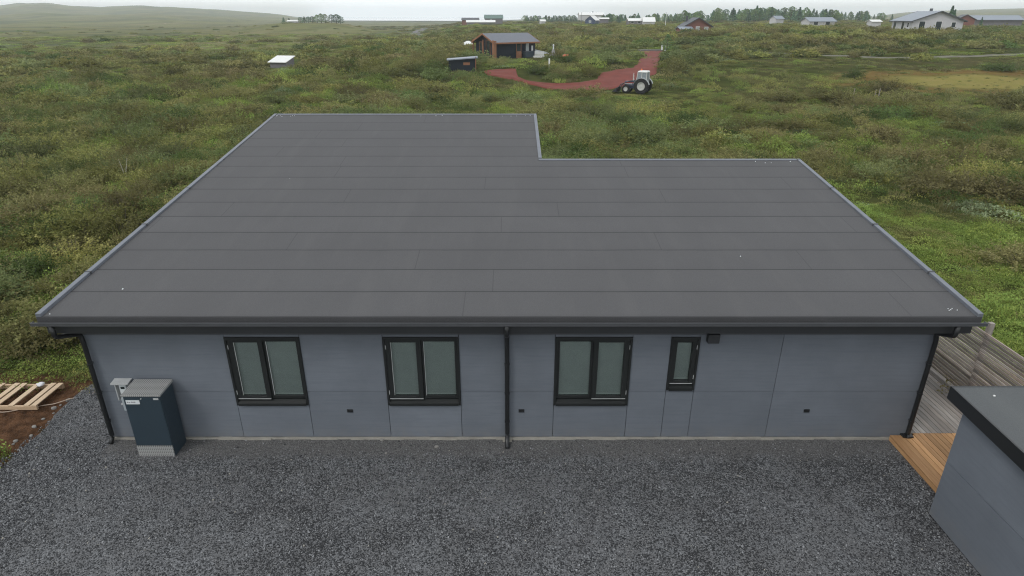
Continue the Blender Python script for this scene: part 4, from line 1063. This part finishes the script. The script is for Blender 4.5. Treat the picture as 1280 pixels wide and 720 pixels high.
# local: +x forward, rear axle at origin
mb = MB()
mb.hexa([(.5, -.30, .75), (2.15, -.26, .75), (2.15, .26, .75), (.5, .30, .75)], [(.5, -.30, 1.38), (2.15, -.24, 1.28), (2.15, .24, 1.28), (.5, .30, 1.38)])
mb.box(-.2, 2.0, -.2, .2, .5, .78); body = mb.build('body', 'tractor_blue', tr, bevel=.03)
mb = MB(); mb.box(.62, 2.1, -.315, -.30, 1.08, 1.2); mb.box(.62, 2.1, .30, .315, 1.08, 1.2); mb.build('red_stripe', 'tractor_red', body)
mb = MB(); mb.box(1.2, 2.12, -.318, -.30, .98, 1.06); mb.box(1.2, 2.12, .30, .318, .98, 1.06); mb.build('white_stripe', 'white_paint', body)
mb = MB(); mb.hexa([(-.55, -.72, 2.36), (.62, -.66, 2.36), (.62, .66, 2.36), (-.55, .72, 2.36)], [(-.45, -.62, 2.5), (.52, -.56, 2.5), (.52, .56, 2.5), (-.45, .62, 2.5)]); 
cabp = mb.build('cab_roof', 'white_paint', tr, bevel=.03)
mb = MB()
for (x0, y0, x1, y1) in ((-.5, -.6, -.5, -.66), (-.5, .6, -.5, .66), (.75, -.5, .55, -.6), (.75, .5, .55, .6), (.1, -.62, .05, -.66), (.1, .62, .05, .66)):
    mb.tube([(x0, y0, 1.05), (x1, y1, 2.38)], .04, 6)
for s in (-1, 1):
    mb.tube([(.75, s * .5, 1.1), (.72, s * .52, .75), (.3, s * .62, .62)], .04, 6)
mb.build('cab_frame', 'rim_white', tr)
mb = MB(); mb.hexa([(-.46, -.60, 1.35), (.68, -.52, 1.35), (.68, .52, 1.35), (-.46, .60, 1.35)], [(-.46, -.64, 2.35), (.53, -.58, 2.35), (.53, .58, 2.35), (-.46, .64, 2.35)]); mb.build('cab_glass', 'cab_glazing', tr)
mb = MB(); mb.box(-.4, .66, -.5, .5, .8, 1.34); mb.build('cab_tub', 'tractor_black', tr)
for s in (-1, 1):   # mudguards
    mb = MB(); pts = []
    n = 9
    for k in range(n):
        a = math.pi * (.08 + .84 * k / (n - 1)); pts.append((math.cos(a) * .93, .8 + math.sin(a) * .93))
    vs = []; fs = []
    for (px, pz) in pts: vs += [(px, s * .58, pz), (px, s * .98, pz), (px * 1.03, s * .98, pz + .03), (px * 1.03, s * .58, pz + .03)]
    for k in range(n - 1):
        for q in range(4): fs.append((k * 4 + q, k * 4 + (q + 1) % 4, (k + 1) * 4 + (q + 1) % 4, (k + 1) * 4 + q))
    mb.add(vs, fs); mb.build('mudguard', 'curtain', tr)
def wheel(x, y, r, w):
    mb = MB(); mb.cyl((x, y - w * .3, r), (x, y + w * .3, r), r * .12, 10); hub = None
    mb = MB(); mb.ring((x, y, r), (0, 1, 0), r, r * .58, w, 28)
    for k in range(22):
        t_ = 2 * math.pi * k / 22; c, s_ = math.cos(t_), math.sin(t_)
        for sd in (-1, 1):
            q = t_ + (.0 if sd < 0 else math.pi / 22)
            c, s_ = math.cos(q), math.sin(q); e1, e2 = r * .99, r * 1.04
            tx_, tz_ = -s_ * .03, c * .03
            mb.hexa([(x + c * e1 - tx_, y, r + s_ * e1 - tz_), (x + c * e1 + tx_, y, r + s_ * e1 + tz_), (x + c * e1 + tx_, y + sd * w * .48, r + s_ * e1 + tz_), (x + c * e1 - tx_, y + sd * w * .48, r + s_ * e1 - tz_)],
                    [(x + c * e2 - tx_, y, r + s_ * e2 - tz_), (x + c * e2 + tx_, y, r + s_ * e2 + tz_), (x + c * e2 + tx_, y + sd * w * .48, r + s_ * e2 + tz_), (x + c * e2 - tx_, y + sd * w * .48, r + s_ * e2 - tz_)])
    wh = mb.build('wheel', 'tyre', tr)
    mb = MB(); mb.ring((x, y, r), (0, 1, 0), r * .58, r * .44, w * .7, 24); mb.cyl((x, y - w * .12, r), (x, y + w * .12, r), r * .46, 20); mb.cyl((x, y - w * .3, r), (x, y + w * .3, r), r * .14, 12)
    mb.build('rim', 'rim_white', wh)
for s in (-1, 1): wheel(0, s * .82, .84, .40); wheel(1.85, s * .68, .46, .26)
for s in (-1, 1):
    mb = MB(); mb.tube([(.75, s * .48, 1.45), (1.6, s * .48, 1.30), (2.5, s * .48, .95), (2.9, s * .48, .45)], .055, 6); mb.tube([(1.0, s * .48, .8), (2.0, s * .48, 1.0)], .035, 6); mb.tube([(.75, s * .48, .6), (.75, s * .48, 1.5)], .05, 6)
    mb.build('loader_arm', 'tractor_black', tr)
mb = MB(); mb.hexa([(2.9, -.85, .1), (3.5, -.85, .1), (3.5, .85, .1), (2.9, .85, .1)], [(2.82, -.85, .6), (2.9, -.85, .6), (2.9, .85, .6), (2.82, .85, .6)]); mb.build('loader_bucket', 'tractor_black', tr)
mb = MB(); mb.cyl((1.25, -.2, 1.3), (1.25, -.2, 2.2), .04, 8); mb.cyl((1.25, -.2, 1.6), (1.25, -.2, 1.95), .07, 8); mb.build('exhaust', 'rim_white', tr)
mb = MB(); mb.tube([(.4, -.35, 2.5), (.4, -.35, 2.62), (.4, -.35, 2.68)], [.08, .08, .04], 10); mb.build('beacon', 'beacon_orange', tr)
mb = MB(); mb.box(1.0, 1.12, .33, .5, 1.4, 1.62); mb.box(.8, .86, -.75, -.62, 1.75, 2.0); mb.build('mirror', 'rim_white', tr)

# ------------------------------------------------------------------ vegetation
print('veg')
def scatter(name, meshes, X, Y, Z, rot, scl, idx, kind='stuff', label=None, cat=None, tiltn=None):
    src = bpy.data.collections.new(name + '_sources')
    for k, me in enumerate(meshes):
        o = bpy.data.objects.new('%s_source_%02d' % (name, k), me); src.objects.link(o)
    n = len(X); me = bpy.data.meshes.new(name); me.vertices.add(n)
    me.vertices.foreach_set('co', np.stack([X, Y, Z], 1).astype(np.float32).ravel())
    a = me.attributes.new('rot', 'FLOAT_VECTOR', 'POINT'); a.data.foreach_set('vector', rot.astype(np.float32).ravel())
    a = me.attributes.new('scl', 'FLOAT_VECTOR', 'POINT'); a.data.foreach_set('vector', scl.astype(np.float32).ravel())
    a = me.attributes.new('pick', 'INT', 'POINT'); a.data.foreach_set('value', idx.astype(np.int32))
    ob = bpy.data.objects.new(name, me); COL.objects.link(ob); tag(ob, label, cat, kind=kind)
    ng = bpy.data.node_groups.new(name, 'GeometryNodeTree')
    ng.interface.new_socket('Geometry', in_out='INPUT', socket_type='NodeSocketGeometry'); ng.interface.new_socket('Geometry', in_out='OUTPUT', socket_type='NodeSocketGeometry')
    gi = ng.nodes.new('NodeGroupInput'); go = ng.nodes.new('NodeGroupOutput')
    iop = ng.nodes.new('GeometryNodeInstanceOnPoints'); ci = ng.nodes.new('GeometryNodeCollectionInfo')
    ci.inputs['Collection'].default_value = src; ci.inputs['Separate Children'].default_value = True; ci.inputs['Reset Children'].default_value = True
    iop.inputs['Pick Instance'].default_value = True
    def attr(nm, dt):
        q = ng.nodes.new('GeometryNodeInputNamedAttribute'); q.data_type = dt; q.inputs['Name'].default_value = nm
        return q.outputs['Attribute']
    m2p = ng.nodes.new('GeometryNodeMeshToPoints')
    ng.links.new(gi.outputs[0], m2p.inputs[0]); ng.links.new(m2p.outputs[0], iop.inputs['Points'])
    ng.links.new(ci.outputs[0], iop.inputs['Instance']); ng.links.new(attr('pick', 'INT'), iop.inputs['Instance Index'])
    e2r = ng.nodes.new('FunctionNodeEulerToRotation'); ng.links.new(attr('rot', 'FLOAT_VECTOR'), e2r.inputs[0]); ng.links.new(e2r.outputs[0], iop.inputs['Rotation'])
    ng.links.new(attr('scl', 'FLOAT_VECTOR'), iop.inputs['Scale']); ng.links.new(iop.outputs[0], go.inputs[0])
    md = ob.modifiers.new('scatter', 'NODES'); md.node_group = ng
    return ob

def wedge(n, r0, r1, a=50):
    rr = np.sqrt(rng.random(n) * (r1 ** 2 - r0 ** 2) + r0 ** 2); th = np.radians((rng.random(n) * 2 - 1) * a)
    return rr * np.sin(th), rr * np.cos(th)
KEEP_RECT = [(-8.7, 8.65, 9, 24.2, .15), (8.6, 10.8, 8, 26, .05), (7.5, 14, -5, 9.3, .1)]
BOXES = [(cx_, CY, 5.2), (lx_, LY, 2.1), (tx, ty, 1.6), (at_dist(679, 105, 70), 105, 2.0), (at_dist(352, 110., 73), 110, 1.7), (at_dist(1158, 168), 168, 8.0), (at_dist(869, 188), 188, 5)]
def free(X, Y, pad, low=False):
    ok = np.ones(len(X), bool)
    for x0, x1, y0, y1, m in KEEP_RECT: ok &= ~((X > x0 - m - pad) & (X < x1 + m + pad) & (Y > y0 - m - pad) & (Y < y1 + m + pad))
    ok &= ~((X > -10.5 - pad) & (X < 15) & (Y < 11.2))
    ok &= ~((X > -10.5 - pad * .8) & (X < -8) & (Y < 13.3 + pad * .5))
    ok &= ~((Y < 26) & (X > 7) & (X < 10.8 + pad))
    ok &= ~((X > -15.5) & (X < -8) & (Y < 15.3) & (pad > .42)); ok &= ~((X > -13.2) & (X < -10.2) & (Y < 13.5) & (Y > 11.6))
    for bx, by, br in BOXES: ok &= (X - bx) ** 2 + (Y - by) ** 2 > (br + pad * .7) ** 2
    # tractor approach: keep the ground in front low
    for i in range(0, len(ROADW), 2):
        rx_, ry_, rw = ROADW[i]; ok &= (X - rx_) ** 2 + ((Y - ry_)) ** 2 > (rw * (.86 if low else 1.) + pad * .8) ** 2
    for i in range(0, len(TRACK), 2): ok &= (X - TRACK[i][0]) ** 2 + (Y - TRACK[i][1]) ** 2 > (.7 + pad * .55) ** 2
    return ok
def view_block(X, Y, hgt):
    """keep tall shrubs from hiding what the photograph shows behind them"""
    ok = np.ones(len(X), bool)
    def cut(u0, u1, y0, y1):
        a = X / np.maximum(Y, 1) * 835 + 640
        return ~((a > u0) & (a < u1) & (Y > y0) & (Y < y1))
    ok &= cut(602, 750, 76, 93) | (hgt < .45)     # before the road's left loop
    ok &= cut(745, 822, 62, 92) | (hgt < .4)      # before the tractor
    ok &= cut(790, 832, 80, 125) | (hgt < .4)
    ok &= cut(330, 372, 92, 110) | (hgt < 1.0)
    ok &= cut(556, 600, 78, 93) | (hgt < .95)
    ok &= cut(595, 676, 88, 104) | (hgt < .9)
    return ok

# source meshes
SH_NEAR = []; kinds = ['leaf_olive', 'leaf_olive', 'leaf_brown', 'leaf_brown', 'leaf_grey', 'leaf_dark']
for k, m_ in enumerate(kinds):
    SH_NEAR.append(shrub_mesh('shrub', m_, 170, 24, .062, 100 + k, h=(.8, .65, .7, .9, .8, .7)[k], spread=.048, rough=.16, lobes=5 + k % 3))
SH_MID = [shrub_mesh('shrub', m_, 110, 15, .105, 200 + k, h=(.62, .52, .55, .7, .65, .6)[k], spread=.08)[0] for k, m_ in enumerate(kinds)]
SH_FAR = [shrub_mesh('shrub', m_, 64, 12, .165, 300 + k, h=(.5, .42, .45, .5, .5, .45)[k], spread=.1)[0] for k, m_ in enumerate(kinds)]
HERB = [herb_mesh('herb', m_, 420, s_, 400 + k, h=h_) for k, (m_, s_, h_) in enumerate((('leaf_bright', .085, .42), ('leaf_bright', .065, .32), ('leaf_dark', .075, .42), ('leaf_olive', .07, .38), ('leaf_brown', .06, .22), ('leaf_pale', .10, .25)))]
GRASS = [grass_mesh('grass_tuft', 'leaf_grass', 120, 500, .26, .015), grass_mesh('grass_tuft', 'leaf_bright', 130, 501, .26, .016), grass_mesh('grass_tuft', 'leaf_grass', 80, 502, .34, .012)]
COVER = HERB + GRASS

def open_field(X, Y):
    a = X / np.maximum(Y, 1); return ss(.16, .32, a) * ss(52, 62, Y) * ss(116, 104, Y)

def shrub_mask(X, Y):
    m = fbm(X / 7, Y / 7, 3, 41) + .35 * fbm(X / 28, Y / 28, 2, 42)
    left = ss(2, -14, X) * ss(75, 25, Y) * .45
    right_low = ss(9, 13, X) * ss(36, 28, Y) * -.75
    far_left = ss(120, 190, Y) * ss(-.1, -.3, X / np.maximum(Y, 1)) * -.5
    ridge = ss(100, 130, Y) * ss(0., .15, X / np.maximum(Y, 1)) * .35
    fx = -.4 * mead_mask(X, Y) * 4
    nearhouse = -.6 * ss(16.5, 11.5, np.abs(X)) * ss(34, 27, Y) * ss(12, 15, Y)
    centre = .15 * ss(30, 60, Y)
    return -.5 * open_field(X, Y) + m + left + right_low + far_left + ridge + fx + nearhouse + centre

def kind_pick(X, Y):
    a = fbm(X / 22, Y / 22, 2, 51) + .33 * rng.normal(size=len(X)) - .22 * ss(2, -12, X) * ss(60, 30, Y)
    k = np.where(a < -.38, 4, np.where(a < -.05, 0, np.where(a < .18, 1, np.where(a < .42, 2, 3))))
    k = np.where(rng.random(len(X)) < .10, 5, k)
    return k

# prominent individual shrubs, (u, v, half width in px, kind)
PROM = [(1205, 245, 52, 2), (1160, 238, 40, 2), (1255, 250, 45, 3), (1268, 335, 42, 2), (1120, 222, 30, 4), (1085, 205, 28, 2), (1003, 152, 28, 0), (930, 138, 24, 0), (1020, 150, 22, 4),
        (1118, 150, 28, 5), (1160, 150, 30, 0), (1085, 148, 26, 5), (1108, 116, 24, 3), (1066, 98, 17, 5), (1200, 152, 20, 4), (1230, 205, 28, 0), (915, 195, 20, 2), (790, 196, 18, 5), (730, 190, 22, 0),
        (690, 170, 26, 3), (745, 160, 20, 2), (700, 138, 24, 0), (640, 138, 20, 2), (585, 132, 26, 0), (480, 130, 34, 2), (520, 140, 22, 3), (440, 118, 28, 2), (400, 108, 22, 0), (330, 165, 34, 0), (345, 132, 26, 4),
        (160, 205, 24, 3), (130, 108, 40, 5), (60, 115, 30, 5), (215, 120, 30, 2), (60, 190, 34, 0), (20, 250, 40, 2), (110, 270, 34, 5), (95, 330, 40, 0), (30, 350, 42, 5), (180, 245, 30, 2), (230, 190, 30, 0),
        (540, 92, 26, 5), (510, 86, 22, 0), (480, 96, 22, 3), (700, 94, 20, 2), (672, 92, 16, 5), (735, 94, 17, 0), (620, 82, 14, 0), (640, 81, 9, 4), (400, 62, 14, 0), (545, 62, 20, 5), (560, 58, 18, 0), (945, 42, 15, 5),
        (1260, 165, 22, 4), (850, 170, 22, 2), (880, 150, 20, 0), (960, 175, 24, 1), (1040, 178, 24, 0), (836, 70, 6, 0), (265, 175, 30, 0), (1095, 60, 22, 0), (1130, 66, 20, 1), (1250, 88, 24, 5)]
ind = []   # x, y, radius, kind
for (u, v, hw, k) in PROM:
    x, y = gp(u, v); d = math.sqrt(x * x + y * y + CAMH ** 2)
    ind.append((x, y, min(hw * d / F, 3.6), k, True))
IND_X = np.array([q[0] for q in ind]); IND_Y = np.array([q[1] for q in ind]); IND_R = np.array([q[2] for q in ind])

def cand(n, r0, r1, smin, smax, thr, jitter=.25):
    X, Y = wedge(n, r0, r1); S = smin + (smax - smin) * rng.random(n) ** 1.5
    m = shrub_mask(X, Y) + jitter * (rng.random(n) - .5) > thr
    ok = m & free(X, Y, S * .55)
    H = S * .75; ok &= view_block(X, Y, H)
    return X[ok], Y[ok], S[ok]
x1, y1, s1 = cand(1500, 12.5, 48, .7, 1.9, -.02)
x2, y2, s2 = cand(2600, 48, 110, .8, 2.6, .05)
x3, y3, s3 = cand(5500, 110, 260, 1.0, 3.0, .0)
x4, y4, s4 = cand(7000, 260, 620, 1.0, 2.9, .08)
# drop those standing inside a prominent one
def sep(x, y, s):
    ok = np.ones(len(x), bool)
    for a, b, r_ in zip(IND_X, IND_Y, IND_R): ok &= (x - a) ** 2 + (y - b) ** 2 > (r_ * .75 + s * .2) ** 2
    return x[ok], y[ok], s[ok]
x1, y1, s1 = sep(x1, y1, s1); x2, y2, s2 = sep(x2, y2, s2)
k1 = kind_pick(x1, y1); k2 = kind_pick(x2, y2)
# the largest-looking 300 become things of their own
ax = np.concatenate([x1, x2]); ay = np.concatenate([y1, y2]); as_ = np.concatenate([s1, s2]); ak = np.concatenate([k1, k2])
el = np.degrees(np.arctan2(ax, ay)); infr = (np.abs(el) < 39.5) & (ay / np.hypot(ax, ay) > .5)
# hidden by the house roof?
vis = infr & ~((np.abs(ax) < .36 * ay + 0) & (ay < 45) & (np.abs(ax / np.maximum(ay, 1)) < .36))
pxs = as_ / np.hypot(ax, ay) * vis
order = np.argsort(-pxs); nind = 300 - len(ind); sel = order[:nind]; restm = np.ones(len(ax), bool); restm[sel] = False
for i in sel: ind.append((ax[i], ay[i], as_[i], int(ak[i]), False))

LOOK = ['olive-green', 'low yellow-green', 'brownish', 'reddish-brown twiggy', 'grey-green', 'dark green']
def place_words(x, y):
    a = x / y * 835 + 640
    if y < 22: return 'close to the left front roof corner' if x < 0 else 'beyond the slatted fence'
    if y < 34: return 'left of the house roof' if x < 0 else 'right of the house roof'
    if y < 50: return ('left of the roof\'s back corner' if a < 345 else 'just behind the back roof edge' if a < 1000 else 'right of the roof\'s back corner')
    if y < 72:
        return ('on the near left heath' if a < 340 else 'on the heath behind the raised roof part' if a < 680 else 'behind the lower roof part' if a < 1000 else 'on the right heath below the stakes')
    if y < 90:
        return ('on the mid left heath' if a < 340 else 'between the roof and the lean-to shed' if a < 600 else 'in front of the red road' if a < 760 else 'near the tractor' if a < 860 else 'on the heath right of the tractor' if a < 1050 else 'near the yellow meadow')
    return ('around the white-roofed shed' if a < 450 else 'around the navy cabin' if a < 700 else 'behind the red road' if a < 850 else 'below the brick house' if a < 1000 else 'below the white bungalow')
used = {}
for j, (x, y, s, k, prom) in enumerate(ind):
    fol, stm = SH_NEAR[k]
    o = bpy.data.objects.new('heath_shrub', fol); COL.objects.link(o)
    o.location = (x, y, g(x, y) - .05); o.rotation_euler = (0, 0, rnd.uniform(0, 6.28)); o.scale = (s * rnd.uniform(.9, 1.1), s * rnd.uniform(.75, 1.0), s * rnd.uniform(.75, 1.0) * (1 if s < 1.8 else 1.8 / s))
    c = bpy.data.objects.new('stems', stm); COL.objects.link(c); c.parent = o
    size = 'small' if s < 1.0 else 'middling' if s < 1.5 else 'large' if s < 2.2 else 'very wide'
    tag(o, '%s %s shrub %s' % (size, LOOK[k], place_words(x, y)), 'shrub', 'shrubs on the heath')
print('individual shrubs', len(ind))
# all others in one mass
bx = np.concatenate([ax[restm], x3, x4]); by = np.concatenate([ay[restm], y3, y4]); bs = np.concatenate([as_[restm], s3, s4])
bk = kind_pick(bx, by); rb = np.hypot(bx, by); lod = np.where(rb < 45, 0, np.where(rb < 110, 6, 12))
n = len(bx); print('mass shrubs', n)
scatter('shrubbery', [m_[0] for m_ in SH_NEAR] + SH_MID + SH_FAR, bx, by, G(bx, by) - .06, np.stack([0 * bx, 0 * bx, rng.random(n) * 6.28], 1),
        np.stack([bs * (.9 + .3 * rng.random(n)), bs * (.7 + .3 * rng.random(n)), bs * (.65 + .35 * rng.random(n)) * np.where(rb > 260, .6, 1)], 1), bk + lod)

def cover(n, r0, r1, s0, s1, mode):
    X, Y = wedge(n, r0, r1); S = s0 + (s1 - s0) * rng.random(n)
    ok = free(X, Y, S * .35, True) & (rng.random(n) > dirt_mask(X, Y) * .80)
    X, Y, S = X[ok], Y[ok], S[ok]; n = len(X)
    a = fbm(X / 4, Y / 4, 3, 61); w = rng.random(n)
    k = np.where(a > .22, np.where(w < .6, 0, 1), np.where(a > .0, np.where(w < .5, 1, np.where(w < .75, 3, 7)), np.where(a > -.25, np.where(w < .4, 3, np.where(w < .7, 2, 8)), np.where(w < .55, 4, np.where(w < .85, 6, 2)))))
    nh = ss(18, 12, np.abs(X)) * ss(38, 28, Y); k = np.where(rng.random(n) < nh * .55, rng.integers(0, 2, n), k)
    k = np.where(rng.random(n) < .018, 5, k)
    of = open_field(X, Y); k = np.where((rng.random(n) < of * .75), rng.choice(np.array([6, 6, 3, 1, 8, 4]), n), k); S = np.where(of > .5, S * .8, S)
    md = mead_mask(X, Y); k = np.where(md > .35, np.where(w < .8, 6, 4), k); S = np.where(md > .5, S * .45, S)
    return X, Y, S, k
parts = [cover(7000, 10.5, 34, .3, .85, 0), cover(8000, 34, 80, .5, 1.3, 0), cover(7000, 80, 160, .8, 2.2, 0), cover(5000, 160, 330, 1.2, 3.2, 0)]
X = np.concatenate([p[0] for p in parts]); Y = np.concatenate([p[1] for p in parts]); S = np.concatenate([p[2] for p in parts]); K = np.concatenate([p[3] for p in parts])
n = len(X); print('cover', n); RX = np.hypot(X, Y)
lump = np.clip(1.0 + 1.1 * fbm(X / 1.3, Y / 1.3, 2, 91), .35, 1.9)
ht = np.where(RX < 100, (1.0 + .8 * rng.random(n)) * lump, .5) * np.where(K >= 6, 1.0, 1.0)
ht = np.where((K >= 6) & (RX < 100), np.minimum(ht, 1.1), ht)
ht = np.where((X - tx) ** 2 + (Y - ty + 2) ** 2 < 36, .45, ht)
au = X / np.maximum(Y, 1) * 835 + 640; ht = np.where((au > 592) & (au < 680) & (Y > 84) & (Y < 106), np.minimum(ht, .8), ht)
scatter('ground_cover', COVER, X, Y, G(X, Y) - .03, np.stack([rng.normal(size=n) * .06, rng.normal(size=n) * .06, rng.random(n) * 6.28], 1), np.stack([S, S, S * ht], 1), K)

# loose stones on the gravel
def stones():
    meshes = [rock_mesh('gravel_stone', 40 + s, 'stone_chips', 1) for s in range(4)]
    n = 80000; X = rng.uniform(-10.5, 8.6, n); Y = 6.2 + 4.95 * rng.random(n)
    lft = rng.random(n) < .14; X = np.where(lft, rng.uniform(-10.5, -8.5, n), X); Y = np.where(lft, rng.uniform(6, 13.3, n), Y)
    dens = fbm(X / 1.3, Y / 1.3, 4, 71); near_wall = ss(10.5, 10.9, Y) * (X > -8.6)
    ok = (rng.random(n) < .55 + dens * .7) & (rng.random(n) > near_wall * .85)
    ok &= ~((X > 7.6) & (Y < 9)) & ~((X > 8.1)) & ~((X > -7.76) & (X < -6.99) & (Y > 10.56)) & ~((X > -8.7) & (Y > 11.1))
    X, Y = X[ok], Y[ok]; n = len(X); s = .008 + .014 * rng.random(n) ** 2
    print('stones', n)
    scatter('loose_gravel', meshes, X, Y, .003 + s * .3, rng.random((n, 3)) * 6.28, np.stack([s * 1.2, s, s * .75], 1), rng.integers(0, 4, n))
stones()

# ------------------------------------------------------------------ trees
def conifer(seed, mat='leaf_conifer', broad=False):
    r = np.random.default_rng(seed); n = 420
    if not broad:
        h = r.random(n) ** .8; rad = (1 - h) * .26 * (.65 + .5 * np.abs(np.sin(h * 30 + seed))) * (.35 + .65 * r.random(n) ** .5); z = .08 + .92 * h
    else:
        h = r.random(n); rad = .34 * np.sin(np.pi * np.clip(h * .9 + .1, 0, 1)) ** .7 * (.5 + .5 * r.random(n)) * (1 + .25 * np.sin(h * 9 + seed)); z = .15 + .85 * h
    th = r.random(n) * 6.28; P = np.stack([rad * np.cos(th), rad * np.sin(th), z], 1)
    cr = np_mesh('crown', leaves(P, .085, seed, .3), 4, [mat], np.clip(r.normal(.5, .3, n), 0, 1))
    mb = MB(); mb.tube([(0, 0, -.1), (0, 0, .5), (0, 0, .92)], [.028, .018, .005], 6)
    for k in range(6):
        a = k * 1.1; zz = .2 + k * .09; mb.tube([(0, 0, zz), (.14 * math.cos(a), .14 * math.sin(a), zz + .05)], [.008, .003], 4)
    tk = mb.build('trunk', 'bark'); me = tk.data; bpy.data.objects.remove(tk)
    return cr, me
TREES = [conifer(1), conifer(2), conifer(3), conifer(4, 'leaf_birch', True), conifer(5, 'leaf_birch', True), conifer(6, 'leaf_conifer', True)]
def tree(u, Y, h, k, label, group, cat='tree', zoff=0, wide=1.):
    x = at_dist(u, Y); t = empty('conifer_tree' if k < 3 else 'birch_tree', (x, Y, g(x, Y) + zoff), rnd.uniform(0, 6), label, cat, group)
    t.scale = (h * wide, h * wide, h)
    for nm, me in (('crown', TREES[k][0]), ('trunk', TREES[k][1])):
        o = bpy.data.objects.new(nm, me); COL.objects.link(o); o.parent = t
for u, h in ((355, 3.6), (362, 3.0), (376, 3.6), (381, 4.0), (386, 3.8), (391, 4.0), (397, 5.0), (402, 5.6), (407, 5.2), (415, 5.0), (421, 5.4), (426, 4.6)):
    k = rnd.choice((5, 5, 3, 1)); tree(u, 425 + rnd.uniform(-8, 8), h, k, 'dark tree in the far left row of trees beside the white-roofed cottage', 'far left tree row', wide=1.7)
for k_ in range(46):
    u = 655 + k_ * 1.6 + rnd.uniform(-1, 1); tree(u, 470 + rnd.uniform(-15, 15), rnd.uniform(2.6, 4.4) + (1.5 if k_ == 0 else 0), rnd.choice((0, 1, 5, 3)), 'small hazy tree in the row left of the white-roofed farmhouse', 'centre tree row', wide=1.5)
tree(1186, 205, 6.6, 1, 'dark conifer beside the right end of the white bungalow', None, wide=1.15)
tree(1190, 207, 5.6, 2, 'shorter dark conifer touching the one beside the white bungalow', None)
tree(1226, 205, 3.4, 0, 'small dark conifer before the long grey house', None)
tree(836.5, 118, 3.0, 3, 'slender bright green sapling right of the white marker posts', None)
for k_ in range(290):
    u = rnd.choice((rnd.uniform(752, 860), rnd.uniform(840, 1010), rnd.uniform(850, 1130), rnd.uniform(880, 1080)))
    Yt = rnd.uniform(360, 520); top = 3.9 + 3.0 * math.exp(-((u - 960) / 110) ** 2)
    tree(u, Yt, top * rnd.uniform(.55, 1.15) + .4, rnd.choice((0, 1, 2, 3, 4, 5)), 'tree in the hazy forest on the right part of the skyline', 'forest trees on the skyline', wide=rnd.uniform(1.1, 1.6))
# near small birch with pale stem on the left heath
x, y = gp(158, 226)
t = empty('birch_sapling', (x, y, g(x, y)), .4, 'sparse birch sapling with a bare pale stem on the left heath', 'tree')
mb = MB()
for (a, dx, hh) in ((0, -.12, 1.2), (1, .3, 1.3), (2, .06, .7)): mb.tube([(0, 0, -.1), (dx * .4, .05 * a, hh * .5), (dx, .1 * a, hh)], [.022, .016, .006], 6)
mb.build('trunk', 'pale_bark', t)
P = np.random.default_rng(5).normal(size=(1500, 3)) * np.array([.5, .4, .32]) + np.array([.1, .1, 1.1])
o = bpy.data.objects.new('crown', np_mesh('crown', leaves(P, .055, 9), 4, ['leaf_brown'], np.random.default_rng(6).random(1500))); COL.objects.link(o); o.parent = t

# ------------------------------------------------------------------ haze
mb = MB(); mb.box(-6300, 6300, -6300, 6300, -6, 75)
m, nt, out = nmat('haze_air')
pv = N(nt, 'ShaderNodeVolumePrincipled'); pv.inputs['Density'].default_value = .00034; pv.inputs['Color'].default_value = (.93, .97, 1, 1); pv.inputs['Anisotropy'].default_value = .55
L(nt, pv.outputs[0], out.inputs['Volume']); MATS['haze_air'] = m
hz = mb.build('haze', 'haze_air'); tag(hz, kind='stuff')
m.cycles.homogeneous_volume = True

# ------------------------------------------------------------------ light, sky, camera
SUN_EL, SUN_AZ = R(48), R(-135)    # azimuth from +Y clockwise; behind left of the camera
w = bpy.data.worlds.new('World'); scene.world = w; w.use_nodes = True; nt = w.node_tree; nt.nodes.clear()
wo = nt.nodes.new('ShaderNodeOutputWorld'); bg = nt.nodes.new('ShaderNodeBackground'); bg.inputs[1].default_value = .1
sky = nt.nodes.new('ShaderNodeTexSky'); sky.sky_type = 'NISHITA'; sky.sun_disc = False; sky.sun_elevation = SUN_EL; sky.sun_rotation = SUN_AZ
tc = nt.nodes.new('ShaderNodeTexCoord')
cl = noise(nt, vmul(nt, tc.outputs['Generated'], (1, 1, 5)), 2.2, 5, .6)
sp = nt.nodes.new('ShaderNodeSeparateXYZ'); L(nt, tc.outputs['Generated'], sp.inputs[0])
hor = ramp(nt, sp.outputs[2], 0., .22)
cloud = mixc(nt, ramp(nt, cl, .3, .7), (9.6, 10.1, 10.4), (10.9, 11.2, 11.4))
cloud = mixc(nt, hor, (15.5, 15.8, 15.9), cloud)
c = mixc(nt, .9, sky.outputs[0], cloud); L(nt, c, bg.inputs[0]); L(nt, bg.outputs[0], wo.inputs[0])
sd = bpy.data.lights.new('sun', 'SUN'); sd.energy = .9; sd.angle = R(14); sd.color = (1, .97, .93)
so = bpy.data.objects.new('sun', sd); COL.objects.link(so)
d = Vector((math.sin(SUN_AZ) * math.cos(SUN_EL), math.cos(SUN_AZ) * math.cos(SUN_EL), math.sin(SUN_EL)))
so.rotation_euler = (-d).to_track_quat('-Z', 'Y').to_euler()
cam = bpy.data.cameras.new('camera'); cam.sensor_width = 36; cam.lens = F / 1280 * 36; cam.clip_end = 20000; cam.clip_start = .1
co = bpy.data.objects.new('camera', cam); COL.objects.link(co); co.location = (0, 0, CAMH); co.rotation_euler = (R(90) - PITCH, 0, 0); scene.camera = co
vs = scene.view_settings; vs.view_transform = 'Standard'; vs.look = 'None'; vs.gamma = 1; vs.exposure = .12; vs.use_curve_mapping = False
cy = scene.cycles; cy.max_bounces = 6; cy.diffuse_bounces = 3; cy.glossy_bounces = 2; cy.transmission_bounces = 3; cy.transparent_max_bounces = 6; cy.volume_bounces = 1
cy.use_denoising = True; cy.denoiser = 'OPENIMAGEDENOISE'; cy.denoising_prefilter = 'NONE'; cy.denoising_input_passes = 'RGB_ALBEDO_NORMAL'; cy.denoising_quality = 'HIGH'
cy.filter_width = 1.15
